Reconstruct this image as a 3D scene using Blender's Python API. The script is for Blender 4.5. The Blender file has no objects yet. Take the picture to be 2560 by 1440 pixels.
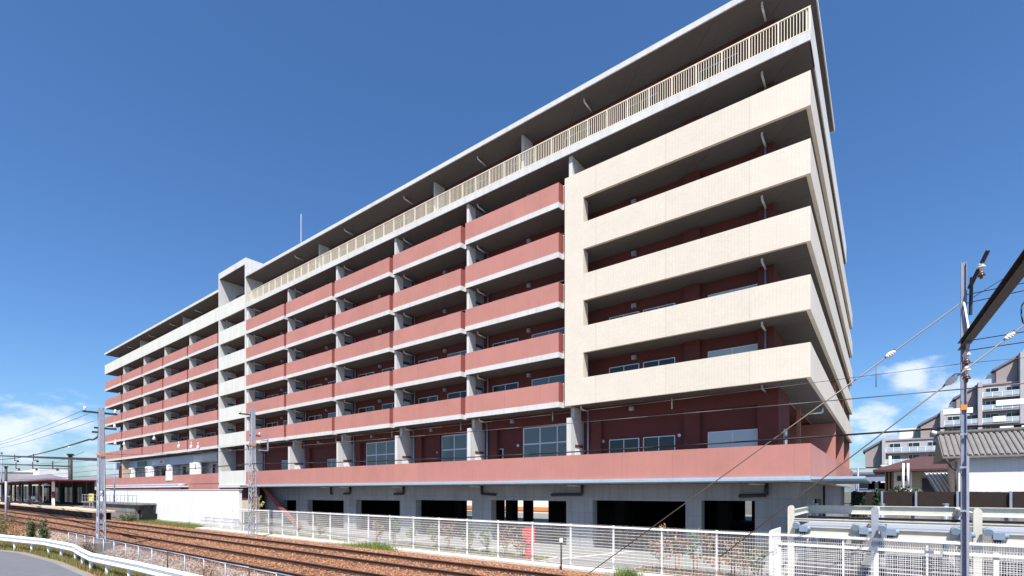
import bpy, math, random
import numpy as np
from mathutils import Vector
random.seed(7); rng = np.random.default_rng(7)
SC = bpy.context.scene
COL = SC.collection
R = math.radians

# ------------------------------------------------------------------ camera
EYE = 3.05                      # camera height above the lot datum
F, CX, HY = 1238.0, 1280.0, 1228.0
cam = bpy.data.cameras.new('camera'); camo = bpy.data.objects.new('camera', cam); COL.objects.link(camo)
cam.sensor_width = 36.0; cam.lens = F/2560*36; cam.shift_y = (HY-720)/2560
cam.clip_start = 0.1; cam.clip_end = 5000
camo.location = (0, 0, EYE); camo.rotation_euler = (R(90), 0, math.asin(0.6044))
SC.camera = camo

# ------------------------------------------------------------------ light
SUN = Vector((0.36, -0.488, 1.0)).normalized()
elev = math.asin(SUN.z); azim = math.atan2(SUN.x, SUN.y)
sun = bpy.data.lights.new('sun', 'SUN'); suno = bpy.data.objects.new('sun', sun); COL.objects.link(suno)
sun.energy = 5.0; sun.angle = R(0.53); sun.color = (1.0, 0.95, 0.87)
suno.rotation_euler = (-SUN).to_track_quat('-Z', 'Y').to_euler(); suno.location = (30, -40, 80)
SC.view_settings.view_transform = 'Standard'; SC.view_settings.look = 'None'
SC.view_settings.exposure = 0.86; SC.view_settings.gamma = 1.0
SC.view_settings.use_curve_mapping = False

W = bpy.data.worlds.new('World'); SC.world = W; W.use_nodes = True
nt = W.node_tree; nt.nodes.clear()
N = nt.nodes.new; L = nt.links.new
out = N('ShaderNodeOutputWorld'); bg = N('ShaderNodeBackground'); L(bg.outputs[0], out.inputs[0])
sky = N('ShaderNodeTexSky'); sky.sky_type = 'NISHITA'; sky.sun_disc = False
sky.sun_elevation = elev; sky.sun_rotation = azim
sky.altitude = 0; sky.air_density = 1.0; sky.dust_density = 1.1; sky.ozone_density = 3.2
bg.inputs[1].default_value = 0.084
hs = N('ShaderNodeHueSaturation'); hs.inputs['Saturation'].default_value = 1.10; L(sky.outputs[0], hs.inputs['Color'])
hx = N('ShaderNodeMix'); hx.data_type = 'RGBA'; hx.blend_type = 'MULTIPLY'; hx.inputs[0].default_value = 1.0; L(hs.outputs[0], hx.inputs[6]); hx.inputs[7].default_value = (0.715, 0.93, 1.135, 1)
tc = N('ShaderNodeTexCoord')
def wmath(op, a, b=None, c=None, clamp=False):
    n = N('ShaderNodeMath'); n.operation = op; n.use_clamp = clamp
    for i, v in enumerate((a, b, c)):
        if v is None: continue
        if isinstance(v, (int, float)): n.inputs[i].default_value = v
        else: L(v, n.inputs[i])
    return n.outputs[0]
def wmap(v, a, b, c=0.0, d=1.0):
    n = N('ShaderNodeMapRange'); n.interpolation_type = 'SMOOTHSTEP'; L(v, n.inputs[0])
    for i, x in enumerate((a, b, c, d)): n.inputs[i+1].default_value = x
    return n.outputs[0]
sep = N('ShaderNodeSeparateXYZ'); L(tc.outputs['Generated'], sep.inputs[0])
mp = N('ShaderNodeMapping'); mp.inputs['Scale'].default_value = (1, 1, 2.1); L(tc.outputs['Generated'], mp.inputs[0])
n1 = N('ShaderNodeTexNoise'); n1.inputs['Scale'].default_value = 17.0; n1.inputs['Detail'].default_value = 8; n1.inputs['Roughness'].default_value = 0.58; L(mp.outputs[0], n1.inputs[0])
n2 = N('ShaderNodeTexNoise'); n2.inputs['Scale'].default_value = 4.2; n2.inputs['Detail'].default_value = 3; L(mp.outputs[0], n2.inputs[0])
# cumulus banks low over the horizon, everywhere round the compass; two banks stand higher
band = wmap(sep.outputs[2], 0.02, 0.20, 1.0, 0.0)
def bank(px, py, rad):
    v = Vector(((px-CX)/F*0.7967-0.6044, (px-CX)/F*0.6044+0.7967, (HY-py)/F)).normalized()
    d = N('ShaderNodeVectorMath'); d.operation = 'DISTANCE'
    s = N('ShaderNodeMapping'); s.inputs['Scale'].default_value = (1, 1, 1.7); L(tc.outputs['Generated'], s.inputs[0]); L(s.outputs[0], d.inputs[0])
    d.inputs[1].default_value = (v.x, v.y, v.z*1.7)
    return wmap(d.outputs['Value'], 0.0, rad, 1.0, 0.0)
hump = None
for b in (bank(20, 1085, 0.12), bank(115, 1065, 0.13), bank(190, 1075, 0.09), bank(2275, 940, 0.08), bank(2335, 1030, 0.11), bank(2190, 1060, 0.12), bank(2450, 1010, 0.11)):
    hump = b if hump is None else wmath('MAXIMUM', hump, b)
dens = wmath('ADD', wmath('MULTIPLY', wmath('SUBTRACT', n1.outputs[0], 0.5), 1.5), wmath('MULTIPLY', wmath('SUBTRACT', n2.outputs[0], 0.5), 0.8))
cl = wmap(wmath('ADD', dens, wmath('MULTIPLY', hump, 0.60)), 0.22, 0.72)
low = wmath('MULTIPLY', wmap(wmath('ADD', dens, band), 0.75, 1.25), 0.35)
cl = wmath('MAXIMUM', wmath('MULTIPLY', wmath('MULTIPLY', cl, 0.74), wmap(hump, 0.02, 0.30)), low)
mix = N('ShaderNodeMix'); mix.data_type = 'RGBA'; L(cl, mix.inputs[0]); L(hx.outputs[2], mix.inputs[6]); mix.inputs[7].default_value = (6.9, 7.2, 8.0, 1)
L(mix.outputs[2], bg.inputs[0])

# ------------------------------------------------------------------ pixel geometry used to place things on known planes
def _d(px, py):
    r = (px-CX)/F
    return (r*0.7967-0.6044, r*0.6044+0.7967, (HY-py)/F)
def onY(px, py, Y):
    v = _d(px, py); t = Y/v[1]; return Vector((v[0]*t, Y, v[2]*t+EYE))
def onZ(px, py, Z):
    v = _d(px, py); t = (Z-EYE)/v[2]; return Vector((v[0]*t, v[1]*t, Z))

# ------------------------------------------------------------------ materials
MATS = {}
def material(name, col, rough=0.8, var=0.12, scale=3.0, bump=0.0, bscale=60.0, metal=0.0, spec=0.4, tint=None, extra=None, streak=0.0):
    m = bpy.data.materials.new(name); m.use_nodes = True; t = m.node_tree; n = t.nodes; l = t.links
    b = n['Principled BSDF']; b.inputs['Roughness'].default_value = rough; b.inputs['Metallic'].default_value = metal
    b.inputs['Specular IOR Level'].default_value = spec
    g = n.new('ShaderNodeNewGeometry')
    nz = n.new('ShaderNodeTexNoise'); nz.inputs['Scale'].default_value = scale; nz.inputs['Detail'].default_value = 6; nz.inputs['Roughness'].default_value = 0.62
    l.new(g.outputs['Position'], nz.inputs['Vector'])
    mr = n.new('ShaderNodeMapRange'); mr.inputs[1].default_value = 0.28; mr.inputs[2].default_value = 0.72; l.new(nz.outputs['Fac'], mr.inputs[0])
    mx = n.new('ShaderNodeMix'); mx.data_type = 'RGBA'
    a = [c*(1-var) for c in col]; c2 = tint if tint else [min(1, c*(1+var)) for c in col]
    mx.inputs[6].default_value = (*a, 1); mx.inputs[7].default_value = (*c2, 1); l.new(mr.outputs[0], mx.inputs[0])
    colout = mx.outputs[2]
    if streak:
        mp = n.new('ShaderNodeMapping'); mp.inputs['Scale'].default_value = (2.2, 2.2, 0.12); l.new(g.outputs['Position'], mp.inputs[0])
        ns = n.new('ShaderNodeTexNoise'); ns.inputs['Scale'].default_value = 2.0; ns.inputs['Detail'].default_value = 5; l.new(mp.outputs[0], ns.inputs['Vector'])
        sr = n.new('ShaderNodeMapRange'); sr.inputs[1].default_value = 0.45; sr.inputs[2].default_value = 0.75; sr.inputs[3].default_value = 1.0; sr.inputs[4].default_value = 1.0-streak
        l.new(ns.outputs['Fac'], sr.inputs[0])
        mm = n.new('ShaderNodeMix'); mm.data_type = 'RGBA'; mm.blend_type = 'MULTIPLY'; mm.inputs[0].default_value = 1.0
        l.new(colout, mm.inputs[6]); l.new(sr.outputs[0], mm.inputs[7]); colout = mm.outputs[2]
    if extra: colout = extra(n, l, g, colout, b)
    l.new(colout, b.inputs['Base Color'])
    if bump:
        nb = n.new('ShaderNodeTexNoise'); nb.inputs['Scale'].default_value = bscale; nb.inputs['Detail'].default_value = 4; l.new(g.outputs['Position'], nb.inputs['Vector'])
        bp = n.new('ShaderNodeBump'); bp.inputs['Strength'].default_value = bump; bp.inputs['Distance'].default_value = 0.02
        l.new(nb.outputs['Fac'], bp.inputs['Height']); l.new(bp.outputs[0], b.inputs['Normal'])
    MATS[name] = m; return m
def joints(w, h, size, dark, vstag=0.0):
    """thin joint grid in (x+y, z): formwork joints or small tiles"""
    def f(n, l, g, colout, b):
        s = n.new('ShaderNodeSeparateXYZ'); l.new(g.outputs['Position'], s.inputs[0])
        ad = n.new('ShaderNodeMath'); ad.operation = 'ADD'; l.new(s.outputs[0], ad.inputs[0]); l.new(s.outputs[1], ad.inputs[1])
        cb = n.new('ShaderNodeCombineXYZ'); l.new(ad.outputs[0], cb.inputs[0]); l.new(s.outputs[2], cb.inputs[1])
        br = n.new('ShaderNodeTexBrick'); br.offset = vstag; br.inputs['Scale'].default_value = 1.0
        br.inputs['Brick Width'].default_value = w; br.inputs['Row Height'].default_value = h; br.inputs['Mortar Size'].default_value = size
        br.inputs['Mortar Smooth'].default_value = 0.2
        br.inputs['Color1'].default_value = (1, 1, 1, 1); br.inputs['Color2'].default_value = (0.93, 0.93, 0.93, 1); br.inputs['Mortar'].default_value = (dark, dark, dark, 1)
        l.new(cb.outputs[0], br.inputs['Vector'])
        mm = n.new('ShaderNodeMix'); mm.data_type = 'RGBA'; mm.blend_type = 'MULTIPLY'; mm.inputs[0].default_value = 1.0
        l.new(colout, mm.inputs[6]); l.new(br.outputs['Color'], mm.inputs[7]); return mm.outputs[2]
    return f
def chain(*fs):
    def f(n, l, g, c, b):
        for q in fs: c = q(n, l, g, c, b)
        return c
    return f
def perisland(n, l, g, colout, b):
    hv = n.new('ShaderNodeHueSaturation'); l.new(colout, hv.inputs['Color'])
    mr = n.new('ShaderNodeMapRange'); mr.inputs[3].default_value = 0.45; mr.inputs[4].default_value = 1.7; l.new(g.outputs['Random Per Island'], mr.inputs[0]); l.new(mr.outputs[0], hv.inputs['Value'])
    return hv.outputs[0]

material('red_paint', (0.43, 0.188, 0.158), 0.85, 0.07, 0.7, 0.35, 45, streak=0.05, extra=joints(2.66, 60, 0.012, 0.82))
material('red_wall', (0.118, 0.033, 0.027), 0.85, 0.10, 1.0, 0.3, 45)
material('beige_tile', (0.68, 0.612, 0.512), 0.55, 0.04, 0.9, extra=chain(joints(0.145, 0.05, 0.006, 0.78), joints(3.9, 90, 0.014, 0.72)))
material('deep_red', (0.26, 0.065, 0.056), 0.85, 0.07, 1.0, 0.3, 45)
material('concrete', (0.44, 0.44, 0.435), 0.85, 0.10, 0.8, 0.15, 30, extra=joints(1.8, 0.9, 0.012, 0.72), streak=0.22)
material('shaded_car_park_concrete', (0.29, 0.295, 0.30), 0.85, 0.10, 0.8, 0.15, 30, extra=joints(1.8, 0.9, 0.012, 0.72), streak=0.22)  # same concrete as above, podium shade put into a darker colour
material('pale_concrete', (0.555, 0.555, 0.545), 0.85, 0.06, 0.8, 0.12, 30, streak=0.14)
material('cream_parapet', (0.60, 0.60, 0.55), 0.85, 0.05, 0.9, 0.15, 30, streak=0.16)
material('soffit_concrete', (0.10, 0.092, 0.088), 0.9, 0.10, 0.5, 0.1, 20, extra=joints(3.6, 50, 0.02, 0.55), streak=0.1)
material('white_paint', (0.80, 0.80, 0.79), 0.5, 0.03, 2.0)
material('ivory_paint', (0.56, 0.54, 0.47), 0.5, 0.05, 2.0, streak=0.10)
material('railing_paint', (0.70, 0.63, 0.50), 0.5, 0.03, 2.0)
material('canopy_metal', (0.36, 0.46, 0.55), 0.35, 0.06, 1.0, metal=0.2, streak=0.08)
material('galvanised', (0.34, 0.36, 0.42), 0.5, 0.12, 6.0, metal=0.25)
material('pole_grey', (0.24, 0.27, 0.36), 0.5, 0.10, 4.0, metal=0.15)
material('dark_steel', (0.045, 0.042, 0.05), 0.6, 0.2, 4.0, metal=0.2)
material('black_cable', (0.012, 0.012, 0.014), 0.6, 0.05)
material('wire_steel', (0.10, 0.095, 0.10), 0.5, 0.1, metal=0.4)
material('guy_wire', (0.17, 0.14, 0.12), 0.5, 0.1, metal=0.3)
material('rail_rust', (0.060, 0.026, 0.016), 0.7, 0.35, 5.0, metal=0.15)
material('rail_top', (0.30, 0.27, 0.25), 0.35, 0.1, 5.0, metal=0.8)
material('sleeper_wood', (0.13, 0.062, 0.035), 0.9, 0.3, 4.0, 0.3, 30)
material('ballast_rust', (0.20, 0.082, 0.038), 0.95, 0.25, 1.3, 0.6, 25, tint=(0.26, 0.13, 0.07))
material('ballast_stone', (0.24, 0.105, 0.052), 0.95, 0.2, 0.8, tint=(0.30, 0.16, 0.095), extra=perisland)
material('grey_stone', (0.24, 0.19, 0.16), 0.95, 0.2, 0.8, extra=perisland)
material('asphalt', (0.115, 0.118, 0.135), 0.9, 0.10, 1.5, 0.4, 120)
material('lot_paving', (0.185, 0.181, 0.172), 0.9, 0.08, 0.5, 0.2, 60)
material('kerb_concrete', (0.50, 0.47, 0.42), 0.9, 0.16, 1.6, 0.3, 30)
material('soil', (0.22, 0.13, 0.075), 0.95, 0.25, 1.2, 0.7, 18, tint=(0.27, 0.19, 0.11))
material('far_ground', (0.085, 0.083, 0.07), 0.95, 0.15, 0.05)
material('glass', (0.018, 0.024, 0.028), 0.06, 0.05, spec=0.45)
material('pale_glass', (0.09, 0.125, 0.13), 0.08, 0.08, 0.6, spec=0.8)
material('curtain_glass', (0.42, 0.47, 0.50), 0.15, 0.06, 0.8, spec=0.7)
material('aluminium', (0.62, 0.63, 0.65), 0.4, 0.05, metal=0.3)
material('shaded_partition', (0.24, 0.265, 0.31), 0.6, 0.05)  # grey-blue that carries the shade on the inner partition walls
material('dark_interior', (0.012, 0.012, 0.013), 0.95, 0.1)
material('signal_black', (0.03, 0.03, 0.035), 0.6, 0.1)
material('orange_band', (0.75, 0.23, 0.03), 0.6, 0.06)
material('red_plastic', (0.62, 0.03, 0.025), 0.45, 0.06)
material('porcelain', (0.72, 0.70, 0.66), 0.2, 0.04)
material('porcelain_brown', (0.13, 0.07, 0.05), 0.25, 0.1)
material('motor_blue', (0.19, 0.255, 0.33), 0.4, 0.1)
material('leaf_green', (0.075, 0.115, 0.035), 0.7, 0.3, 3.0, extra=perisland)
material('leaf_dark', (0.018, 0.045, 0.016), 0.7, 0.3, 3.0, extra=perisland)
material('leaf_brown', (0.22, 0.12, 0.055), 0.8, 0.3, 3.0, extra=perisland)
material('leaf_yellow', (0.34, 0.31, 0.11), 0.7, 0.25, 3.0, extra=perisland)
material('grass_fresh', (0.12, 0.17, 0.04), 0.8, 0.3, 2.0, extra=perisland)
material('grass_dry', (0.24, 0.145, 0.065), 0.9, 0.25, 2.0, extra=perisland)
material('bark', (0.12, 0.08, 0.055), 0.9, 0.25, 8.0, 0.4, 40)
material('stake_orange', (0.40, 0.12, 0.05), 0.8, 0.1)
material('roof_brown', (0.075, 0.034, 0.034), 0.75, 0.15, 2.0, extra=joints(50, 0.12, 0.012, 0.7))
material('roof_tile', (0.165, 0.158, 0.155), 0.6, 0.18, 2.0)
material('house_white', (0.70, 0.70, 0.69), 0.85, 0.05, 0.6, streak=0.10)
material('house_cream', (0.52, 0.45, 0.34), 0.85, 0.08, 0.6, streak=0.1)
material('wood_dark', (0.020, 0.012, 0.010), 0.85, 0.25, 3.0, streak=0.2)
material('apartment_wall', (0.38, 0.365, 0.385), 0.85, 0.08, 0.3)
material('apartment_band', (0.30, 0.255, 0.25), 0.85, 0.06, 0.3)
material('apartment_roof', (0.17, 0.15, 0.18), 0.8, 0.1, 0.3)
material('rail_glass', (0.36, 0.44, 0.52), 0.25, 0.12, 0.9)
material('laundry_white', (0.80, 0.80, 0.80), 0.9, 0.03)
material('laundry_pink', (0.65, 0.2, 0.25), 0.9, 0.03)
material('sign_green', (0.05, 0.20, 0.14), 0.5, 0.05)
material('sign_blue', (0.42, 0.52, 0.60), 0.5, 0.05)
material('sign_yellow', (0.75, 0.62, 0.12), 0.5, 0.05)
material('shop_tan', (0.52, 0.42, 0.32), 0.8, 0.05)
material('station_red', (0.15, 0.03, 0.036), 0.6, 0.1)
material('platform_edge', (0.52, 0.40, 0.30), 0.85, 0.1)
material('weathered_wall', (0.22, 0.21, 0.20), 0.9, 0.25, 0.8, 0.2, 20, streak=0.45)
material('wall_white', (0.66, 0.67, 0.70), 0.85, 0.04, 0.6, streak=0.10)
material('band_orange', (0.62, 0.24, 0.07), 0.6, 0.06)

# ------------------------------------------------------------------ mesh builder
class MB:
    def __init__(s): s.v = []; s.f = []; s.sm = []
    def _add(s, vs, fs, smooth=False):
        o = len(s.v); s.v.extend(tuple(p) for p in vs); s.f.extend(tuple(i+o for i in f) for f in fs); s.sm.extend([smooth]*len(fs)); return s
    def box(s, x0, x1, y0, y1, z0, z1):
        x0, x1 = min(x0, x1), max(x0, x1); y0, y1 = min(y0, y1), max(y0, y1); z0, z1 = min(z0, z1), max(z0, z1)
        return s._add([(x0,y0,z0),(x1,y0,z0),(x1,y1,z0),(x0,y1,z0),(x0,y0,z1),(x1,y0,z1),(x1,y1,z1),(x0,y1,z1)],
                      [(0,3,2,1),(4,5,6,7),(0,1,5,4),(1,2,6,5),(2,3,7,6),(3,0,4,7)])
    def prism(s, pts, z0, z1):               # polygon in xy (counter-clockwise) extruded in z
        n = len(pts); vs = [(x,y,z0) for x,y in pts]+[(x,y,z1) for x,y in pts]
        fs = [tuple(reversed(range(n))), tuple(range(n,2*n))]+[(i,(i+1)%n,n+(i+1)%n,n+i) for i in range(n)]
        return s._add(vs, fs)
    def sweep(s, prof, p0, p1, up=(0,0,1), smooth=False):   # profile (side, up) swept from p0 to p1
        p0 = Vector(p0); p1 = Vector(p1); d = (p1-p0).normalized(); u = Vector(up)
        sd = d.cross(u)
        if sd.length < 1e-6: sd = d.cross(Vector((0,1,0)))
        sd.normalize(); u = sd.cross(d); n = len(prof)
        vs = [p0+sd*a+u*b for a,b in prof]+[p1+sd*a+u*b for a,b in prof]
        fs = [tuple(reversed(range(n))), tuple(range(n,2*n))]+[(i,(i+1)%n,n+(i+1)%n,n+i) for i in range(n)]
        s._add(vs, fs[:2]); o = len(s.v)-2*n
        s.f.extend(tuple(i+o for i in f) for f in fs[2:]); s.sm.extend([smooth]*n); return s
    def bar(s, p0, p1, w, h): return s.sweep([(-w/2,-h/2),(w/2,-h/2),(w/2,h/2),(-w/2,h/2)], p0, p1)
    def cyl(s, p0, p1, r, n=8, smooth=True): return s.sweep([(r*math.cos(2*math.pi*i/n), r*math.sin(2*math.pi*i/n)) for i in range(n)], p0, p1, smooth=smooth)
    def cone(s, p0, p1, r0, r1, n=8):
        p0 = Vector(p0); p1 = Vector(p1); d = (p1-p0).normalized(); u = Vector((0,0,1)) if abs(d.z) < 0.9 else Vector((0,1,0))
        sd = d.cross(u).normalized(); u = sd.cross(d); vs = []
        for p, r in ((p0,r0),(p1,r1)):
            for i in range(n):
                a = 2*math.pi*i/n; vs.append(p+sd*(r*math.cos(a))+u*(r*math.sin(a)))
        fs = [tuple(reversed(range(n))), tuple(range(n,2*n))]+[(i,(i+1)%n,n+(i+1)%n,n+i) for i in range(n)]
        return s._add(vs, fs, True)
    def tube(s, pts, r, n=6):
        for a, b in zip(pts[:-1], pts[1:]): s.cyl(a, b, r, n)
        return s
    def tri(s, a, b, c): return s._add([a,b,c], [(0,1,2)])
    def quad(s, a, b, c, d): return s._add([a,b,c,d], [(0,1,2,3)])
SKEW = 0.0065
def shear(p):                                 # the end wing stands a third of a degree off square
    return (p[0]-SKEW*max(0.0, p[1]-24.5), p[1], p[2])
def mesh_from(name, mb, mat, base=(0,0,0), skew=False):
    me = bpy.data.meshes.new(name)
    vs = [shear(p) for p in mb.v] if skew else mb.v
    bx, by, bz = base
    me.from_pydata([(p[0]-bx, p[1]-by, p[2]-bz) for p in vs], [], mb.f)
    if any(mb.sm): me.polygons.foreach_set('use_smooth', mb.sm)
    me.materials.append(MATS[mat]); me.update(); return me
class Thing:
    def __init__(s, name, label, cat, base=(0,0,0), group=None, skew=False, rot=0.0):
        s.o = bpy.data.objects.new(name, None); COL.objects.link(s.o); s.o.location = base; s.base = tuple(base); s.skew = skew
        s.o.empty_display_size = 0.3
        s.o['label'] = label; s.o['category'] = cat
        if group: s.o['group'] = group
    def part(s, name, mb, mat, parent=None, label=None, kind=None):
        me = mesh_from(name, mb, mat, s.base, s.skew); o = bpy.data.objects.new(name, me); COL.objects.link(o); o.parent = parent or s.o
        if label: o['label'] = label
        if kind: o['kind'] = kind
        return o
    def share(s, name, me, loc=(0,0,0), parent=None, rot=None, scale=None):
        o = bpy.data.objects.new(name, me); COL.objects.link(o); o.parent = parent or s.o; o.location = loc
        if rot: o.rotation_euler = rot
        if scale: o.scale = scale
        return o
def single(name, mb, mat, label, cat, group=None, kind=None, base=(0,0,0)):
    me = mesh_from(name, mb, mat, base); o = bpy.data.objects.new(name, me); COL.objects.link(o); o.location = base
    if label: o['label'] = label
    if cat: o['category'] = cat
    if group: o['group'] = group
    if kind: o['kind'] = kind
    return o
def struct(name, mb, mat): return single(name, mb, mat, None, None, kind='structure')
def copy_tree(o, loc, label, group=None):
    c = o.copy(); COL.objects.link(c); c.location = loc; c['label'] = label
    if group: c['group'] = group
    for ch in list(o.children):
        d = ch.copy(); COL.objects.link(d); d.parent = c
        for g in list(ch.children):
            e = g.copy(); COL.objects.link(e); e.parent = d
    return c

# ================================================================== SETTING: ground
LOT = -0.25; ROAD = -0.10; RT = 0.40; RAIL_Y = (13.45, 11.86, 10.06, 8.52)
m = MB(); m.box(-1500, 1500, -600, 2500, -2.0, -0.34); struct('ground', m, 'far_ground')
m = MB(); m.box(-46, 70, 18.58, 75, -0.33, LOT); struct('parking_lot', m, 'lot_paving')
# road on the camera's side of the railway
edge = [(-160, -30), (-70, -4.2), (-37.9, 4.5), (-35.4, 5.06), (-29.3, 5.36), (-23.5, 5.22), (60, 5.3)]
m = MB(); m.prism([(x, y-0.05) for x, y in edge]+[(60, -60), (-160, -60)][0:2], -0.33, ROAD-0.004)
struct('road', m, 'asphalt')
m = MB()
for (a, b) in zip(edge[:-1], edge[1:]):
    m.quad((a[0], a[1]-0.22, ROAD+0.004), (b[0], b[1]-0.22, ROAD+0.004), (b[0], b[1]+0.05, ROAD+0.006), (a[0], a[1]+0.05, ROAD+0.006))
struct('road_edge', m, 'lot_paving')
# verge strip between road and railway
m = MB(); xs = [-160, -70, -37.9, -35.4, -29.3, -23.5, 60]
nv = []
for (x, y) in edge: nv.append(((x, y, ROAD), (x, 6.2, ROAD+0.02), (x, 7.0, ROAD-0.02)))
for a, b in zip(nv[:-1], nv[1:]):
    for k in range(2): m.quad(a[k], b[k], b[k+1], a[k+1])
struct('verge', m, 'soil')
# railway bed in cross-section
prof = [(6.85, -0.34), (7.0, -0.10), (7.75, 0.20), (10.95, 0.245), (11.0, 0.245), (14.6, 0.22), (17.0, -0.12), (17.72, -0.22), (17.75, -0.34)]
m = MB(); X0, X1 = -420, 60
for (a, b) in zip(prof[:-1], prof[1:]):
    m.quad((X0, a[0], a[1]), (X1, a[0], a[1]), (X1, b[0], b[1]), (X0, b[0], b[1]))
struct('railway_bed', m, 'ballast_rust')
m = MB(); m.box(-48.3, 45, 17.74, 18.6, -0.33, -0.13); struct('kerb', m, 'kerb_concrete')
m = MB(); m.box(-260, -48.3, 17.6, 19.2, -0.33, -0.16); struct('trackside_ground', m, 'soil')

# loose stones
def stones(name, n, xf, yf, zf, size, mat, seed):
    r = np.random.default_rng(seed)
    x = xf(r, n); y = yf(r, n); z = zf(x, y)
    base = np.array([(1,0,0),(-1,0,0),(0,1,0),(0,-1,0),(0,0,1),(0,0,-1)], float)
    fc = np.array([(0,2,4),(2,1,4),(1,3,4),(3,0,4),(2,0,5),(1,2,5),(3,1,5),(0,3,5)])
    s = size*(0.55+0.9*r.random((n,1,1)))
    v = base[None]*(0.7+0.6*r.random((n,6,1)))
    a = r.random(n)*6.28; ca, sa = np.cos(a), np.sin(a); b = r.random(n)*6.28; cb, sb = np.cos(b), np.sin(b)
    vx = v[:,:,0]*ca[:,None]-v[:,:,1]*sa[:,None]; vy = v[:,:,0]*sa[:,None]+v[:,:,1]*ca[:,None]; vz = v[:,:,2]*0.8
    vy2 = vy*cb[:,None]-vz*sb[:,None]; vz2 = vy*sb[:,None]+vz*cb[:,None]
    vv = np.stack([vx,vy2,vz2],2)*s
    vv[:,:,0] += x[:,None]; vv[:,:,1] += y[:,None]; vv[:,:,2] += (z+size*0.15)[:,None]
    ff = (fc[None]+6*np.arange(n)[:,None,None]).reshape(-1,3)
    me = bpy.data.meshes.new(name); me.from_pydata(vv.reshape(-1,3).tolist(), [], ff.tolist()); me.materials.append(MATS[mat]); me.update()
    o = bpy.data.objects.new(name, me); COL.objects.link(o); o['kind'] = 'stuff'; return o
pz = np.array(prof)
zbed = lambda x, y: np.interp(y, pz[:,0], pz[:,1])
def bedx(r, n): return 4-72*r.random(n)**1.5
stones('track_ballast', 52000, bedx, lambda r, n: 7.9+8.6*r.random(n), zbed, 0.042, 'ballast_stone', 1)
stones('shoulder_ballast', 20000, lambda r, n: -6-44*r.random(n)**1.2, lambda r, n: 6.6+1.6*r.random(n), zbed, 0.046, 'grey_stone', 2)

# tracks
railprof = [(-0.065,-0.16),(0.065,-0.16),(0.065,-0.14),(0.012,-0.12),(0.012,-0.045),(0.034,-0.035),(0.034,-0.004),(-0.034,-0.004),(-0.034,-0.035),(-0.012,-0.045),(-0.012,-0.12),(-0.065,-0.14)]
smb = MB(); smb.box(-0.11, 0.11, -1.2, 1.2, -0.16, 0.0)
sme = mesh_from('sleeper', smb, 'sleeper_wood')
for (ya, yb, lab) in ((RAIL_Y[0], RAIL_Y[1], 'rusty railway track next to the white mesh fence'), (RAIL_Y[2], RAIL_Y[3], 'rusty railway track next to the road and guardrail')):
    yc = (ya+yb)/2
    t = Thing('railway_track', lab, 'railway track', (0, yc, RT), 'railway tracks')
    for y in (ya, yb):
        mm = MB(); mm.sweep(railprof, (X0, y, RT), (X1, y, RT)); ro = t.part('rail', mm, 'rail_rust')
        mm = MB(); mm.box(X0, X1, y-0.033, y+0.033, RT-0.0045, RT); t.part('rail_head', mm, 'rail_top', ro)
    for k in range(150): t.share('sleeper', sme, (8-0.6*k+random.uniform(-.03,.03), 0, -0.155), rot=(0,0,random.uniform(-.015,.015)))

# ================================================================== THE RED AND BEIGE APARTMENT BUILDING
YF = 24.5; YB = 25.95; YW = 26.25           # parapet front, pier plane, recessed wall
ZB = [7.93, 10.82, 13.74, 16.62, 19.52]; ZT = 22.31; ZR = 25.5
XL = [-102.96, -94.11, -85.0, -76.97, -68.73, -60.1]     # bays left of the stair tower
XRt = [-53.6, -45.53, -37.6, -29.95, -22.52, -14.78]       # bays right of it
XC = -2.62
B = Thing('apartment_building', 'long seven storey red and beige apartment building with balcony bands above an open car park', 'apartment building', (-50, 24.5, LOT), skew=True)
def bp(name, mat, *boxes, parent=None, label=None, join=False):
    if len(boxes) > 1 and not join:
        for b in boxes: r_ = bp(name, mat, b, parent=parent, label=label)
        return r_
    mm = MB()
    for b in boxes: mm.box(*b)
    return B.part(name, mm, mat, parent, label)
# main wall masses
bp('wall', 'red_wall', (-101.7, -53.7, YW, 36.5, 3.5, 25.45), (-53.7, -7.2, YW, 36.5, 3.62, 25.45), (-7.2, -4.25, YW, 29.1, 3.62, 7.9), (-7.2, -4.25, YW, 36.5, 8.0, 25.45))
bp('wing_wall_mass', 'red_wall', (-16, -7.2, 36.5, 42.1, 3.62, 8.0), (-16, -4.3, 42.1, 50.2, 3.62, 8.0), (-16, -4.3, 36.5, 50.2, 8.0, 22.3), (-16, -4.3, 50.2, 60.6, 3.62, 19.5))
# roof
bp('roof', 'pale_concrete', (-102.9, -60.12, YF-0.07, 36.8, ZR, ZR+0.28), (-53.58, -2.55, YF-0.07, 36.8, ZR, ZR+0.28))
bp('roof_soffit', 'soffit_concrete', (-102.85, -60.12, YF, 36.7, ZR-0.02, ZR-0.003), (-53.58, -2.6, YF, 36.7, ZR-0.02, ZR-0.003))

def window(x0, x1, z0, z1, y, cols=2, rows=1, glass='glass', T=B, d=0.05, fr=0.045, name='window'):
    mm = MB()
    mm.box(x0, x1, y-d, y, z1-fr, z1); mm.box(x0, x1, y-d, y, z0, z0+fr)
    for c in range(cols+1):
        x = x0+(x1-x0-fr)*c/cols; mm.box(x, x+fr, y-d+0.002, y, z0+fr, z1-fr)
    for r_ in range(1, rows):
        z = z0+(z1-z0)*r_/rows; mm.box(x0+fr, x1-fr, y-d+0.004, y, z-fr/2, z+fr/2)
    w = T.part(name, mm, 'aluminium')
    g = MB(); g.box(x0+fr, x1-fr, y-d*0.5, y-0.004, z0+fr, z1-fr); T.part('pane', g, glass, w)
    return w

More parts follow.
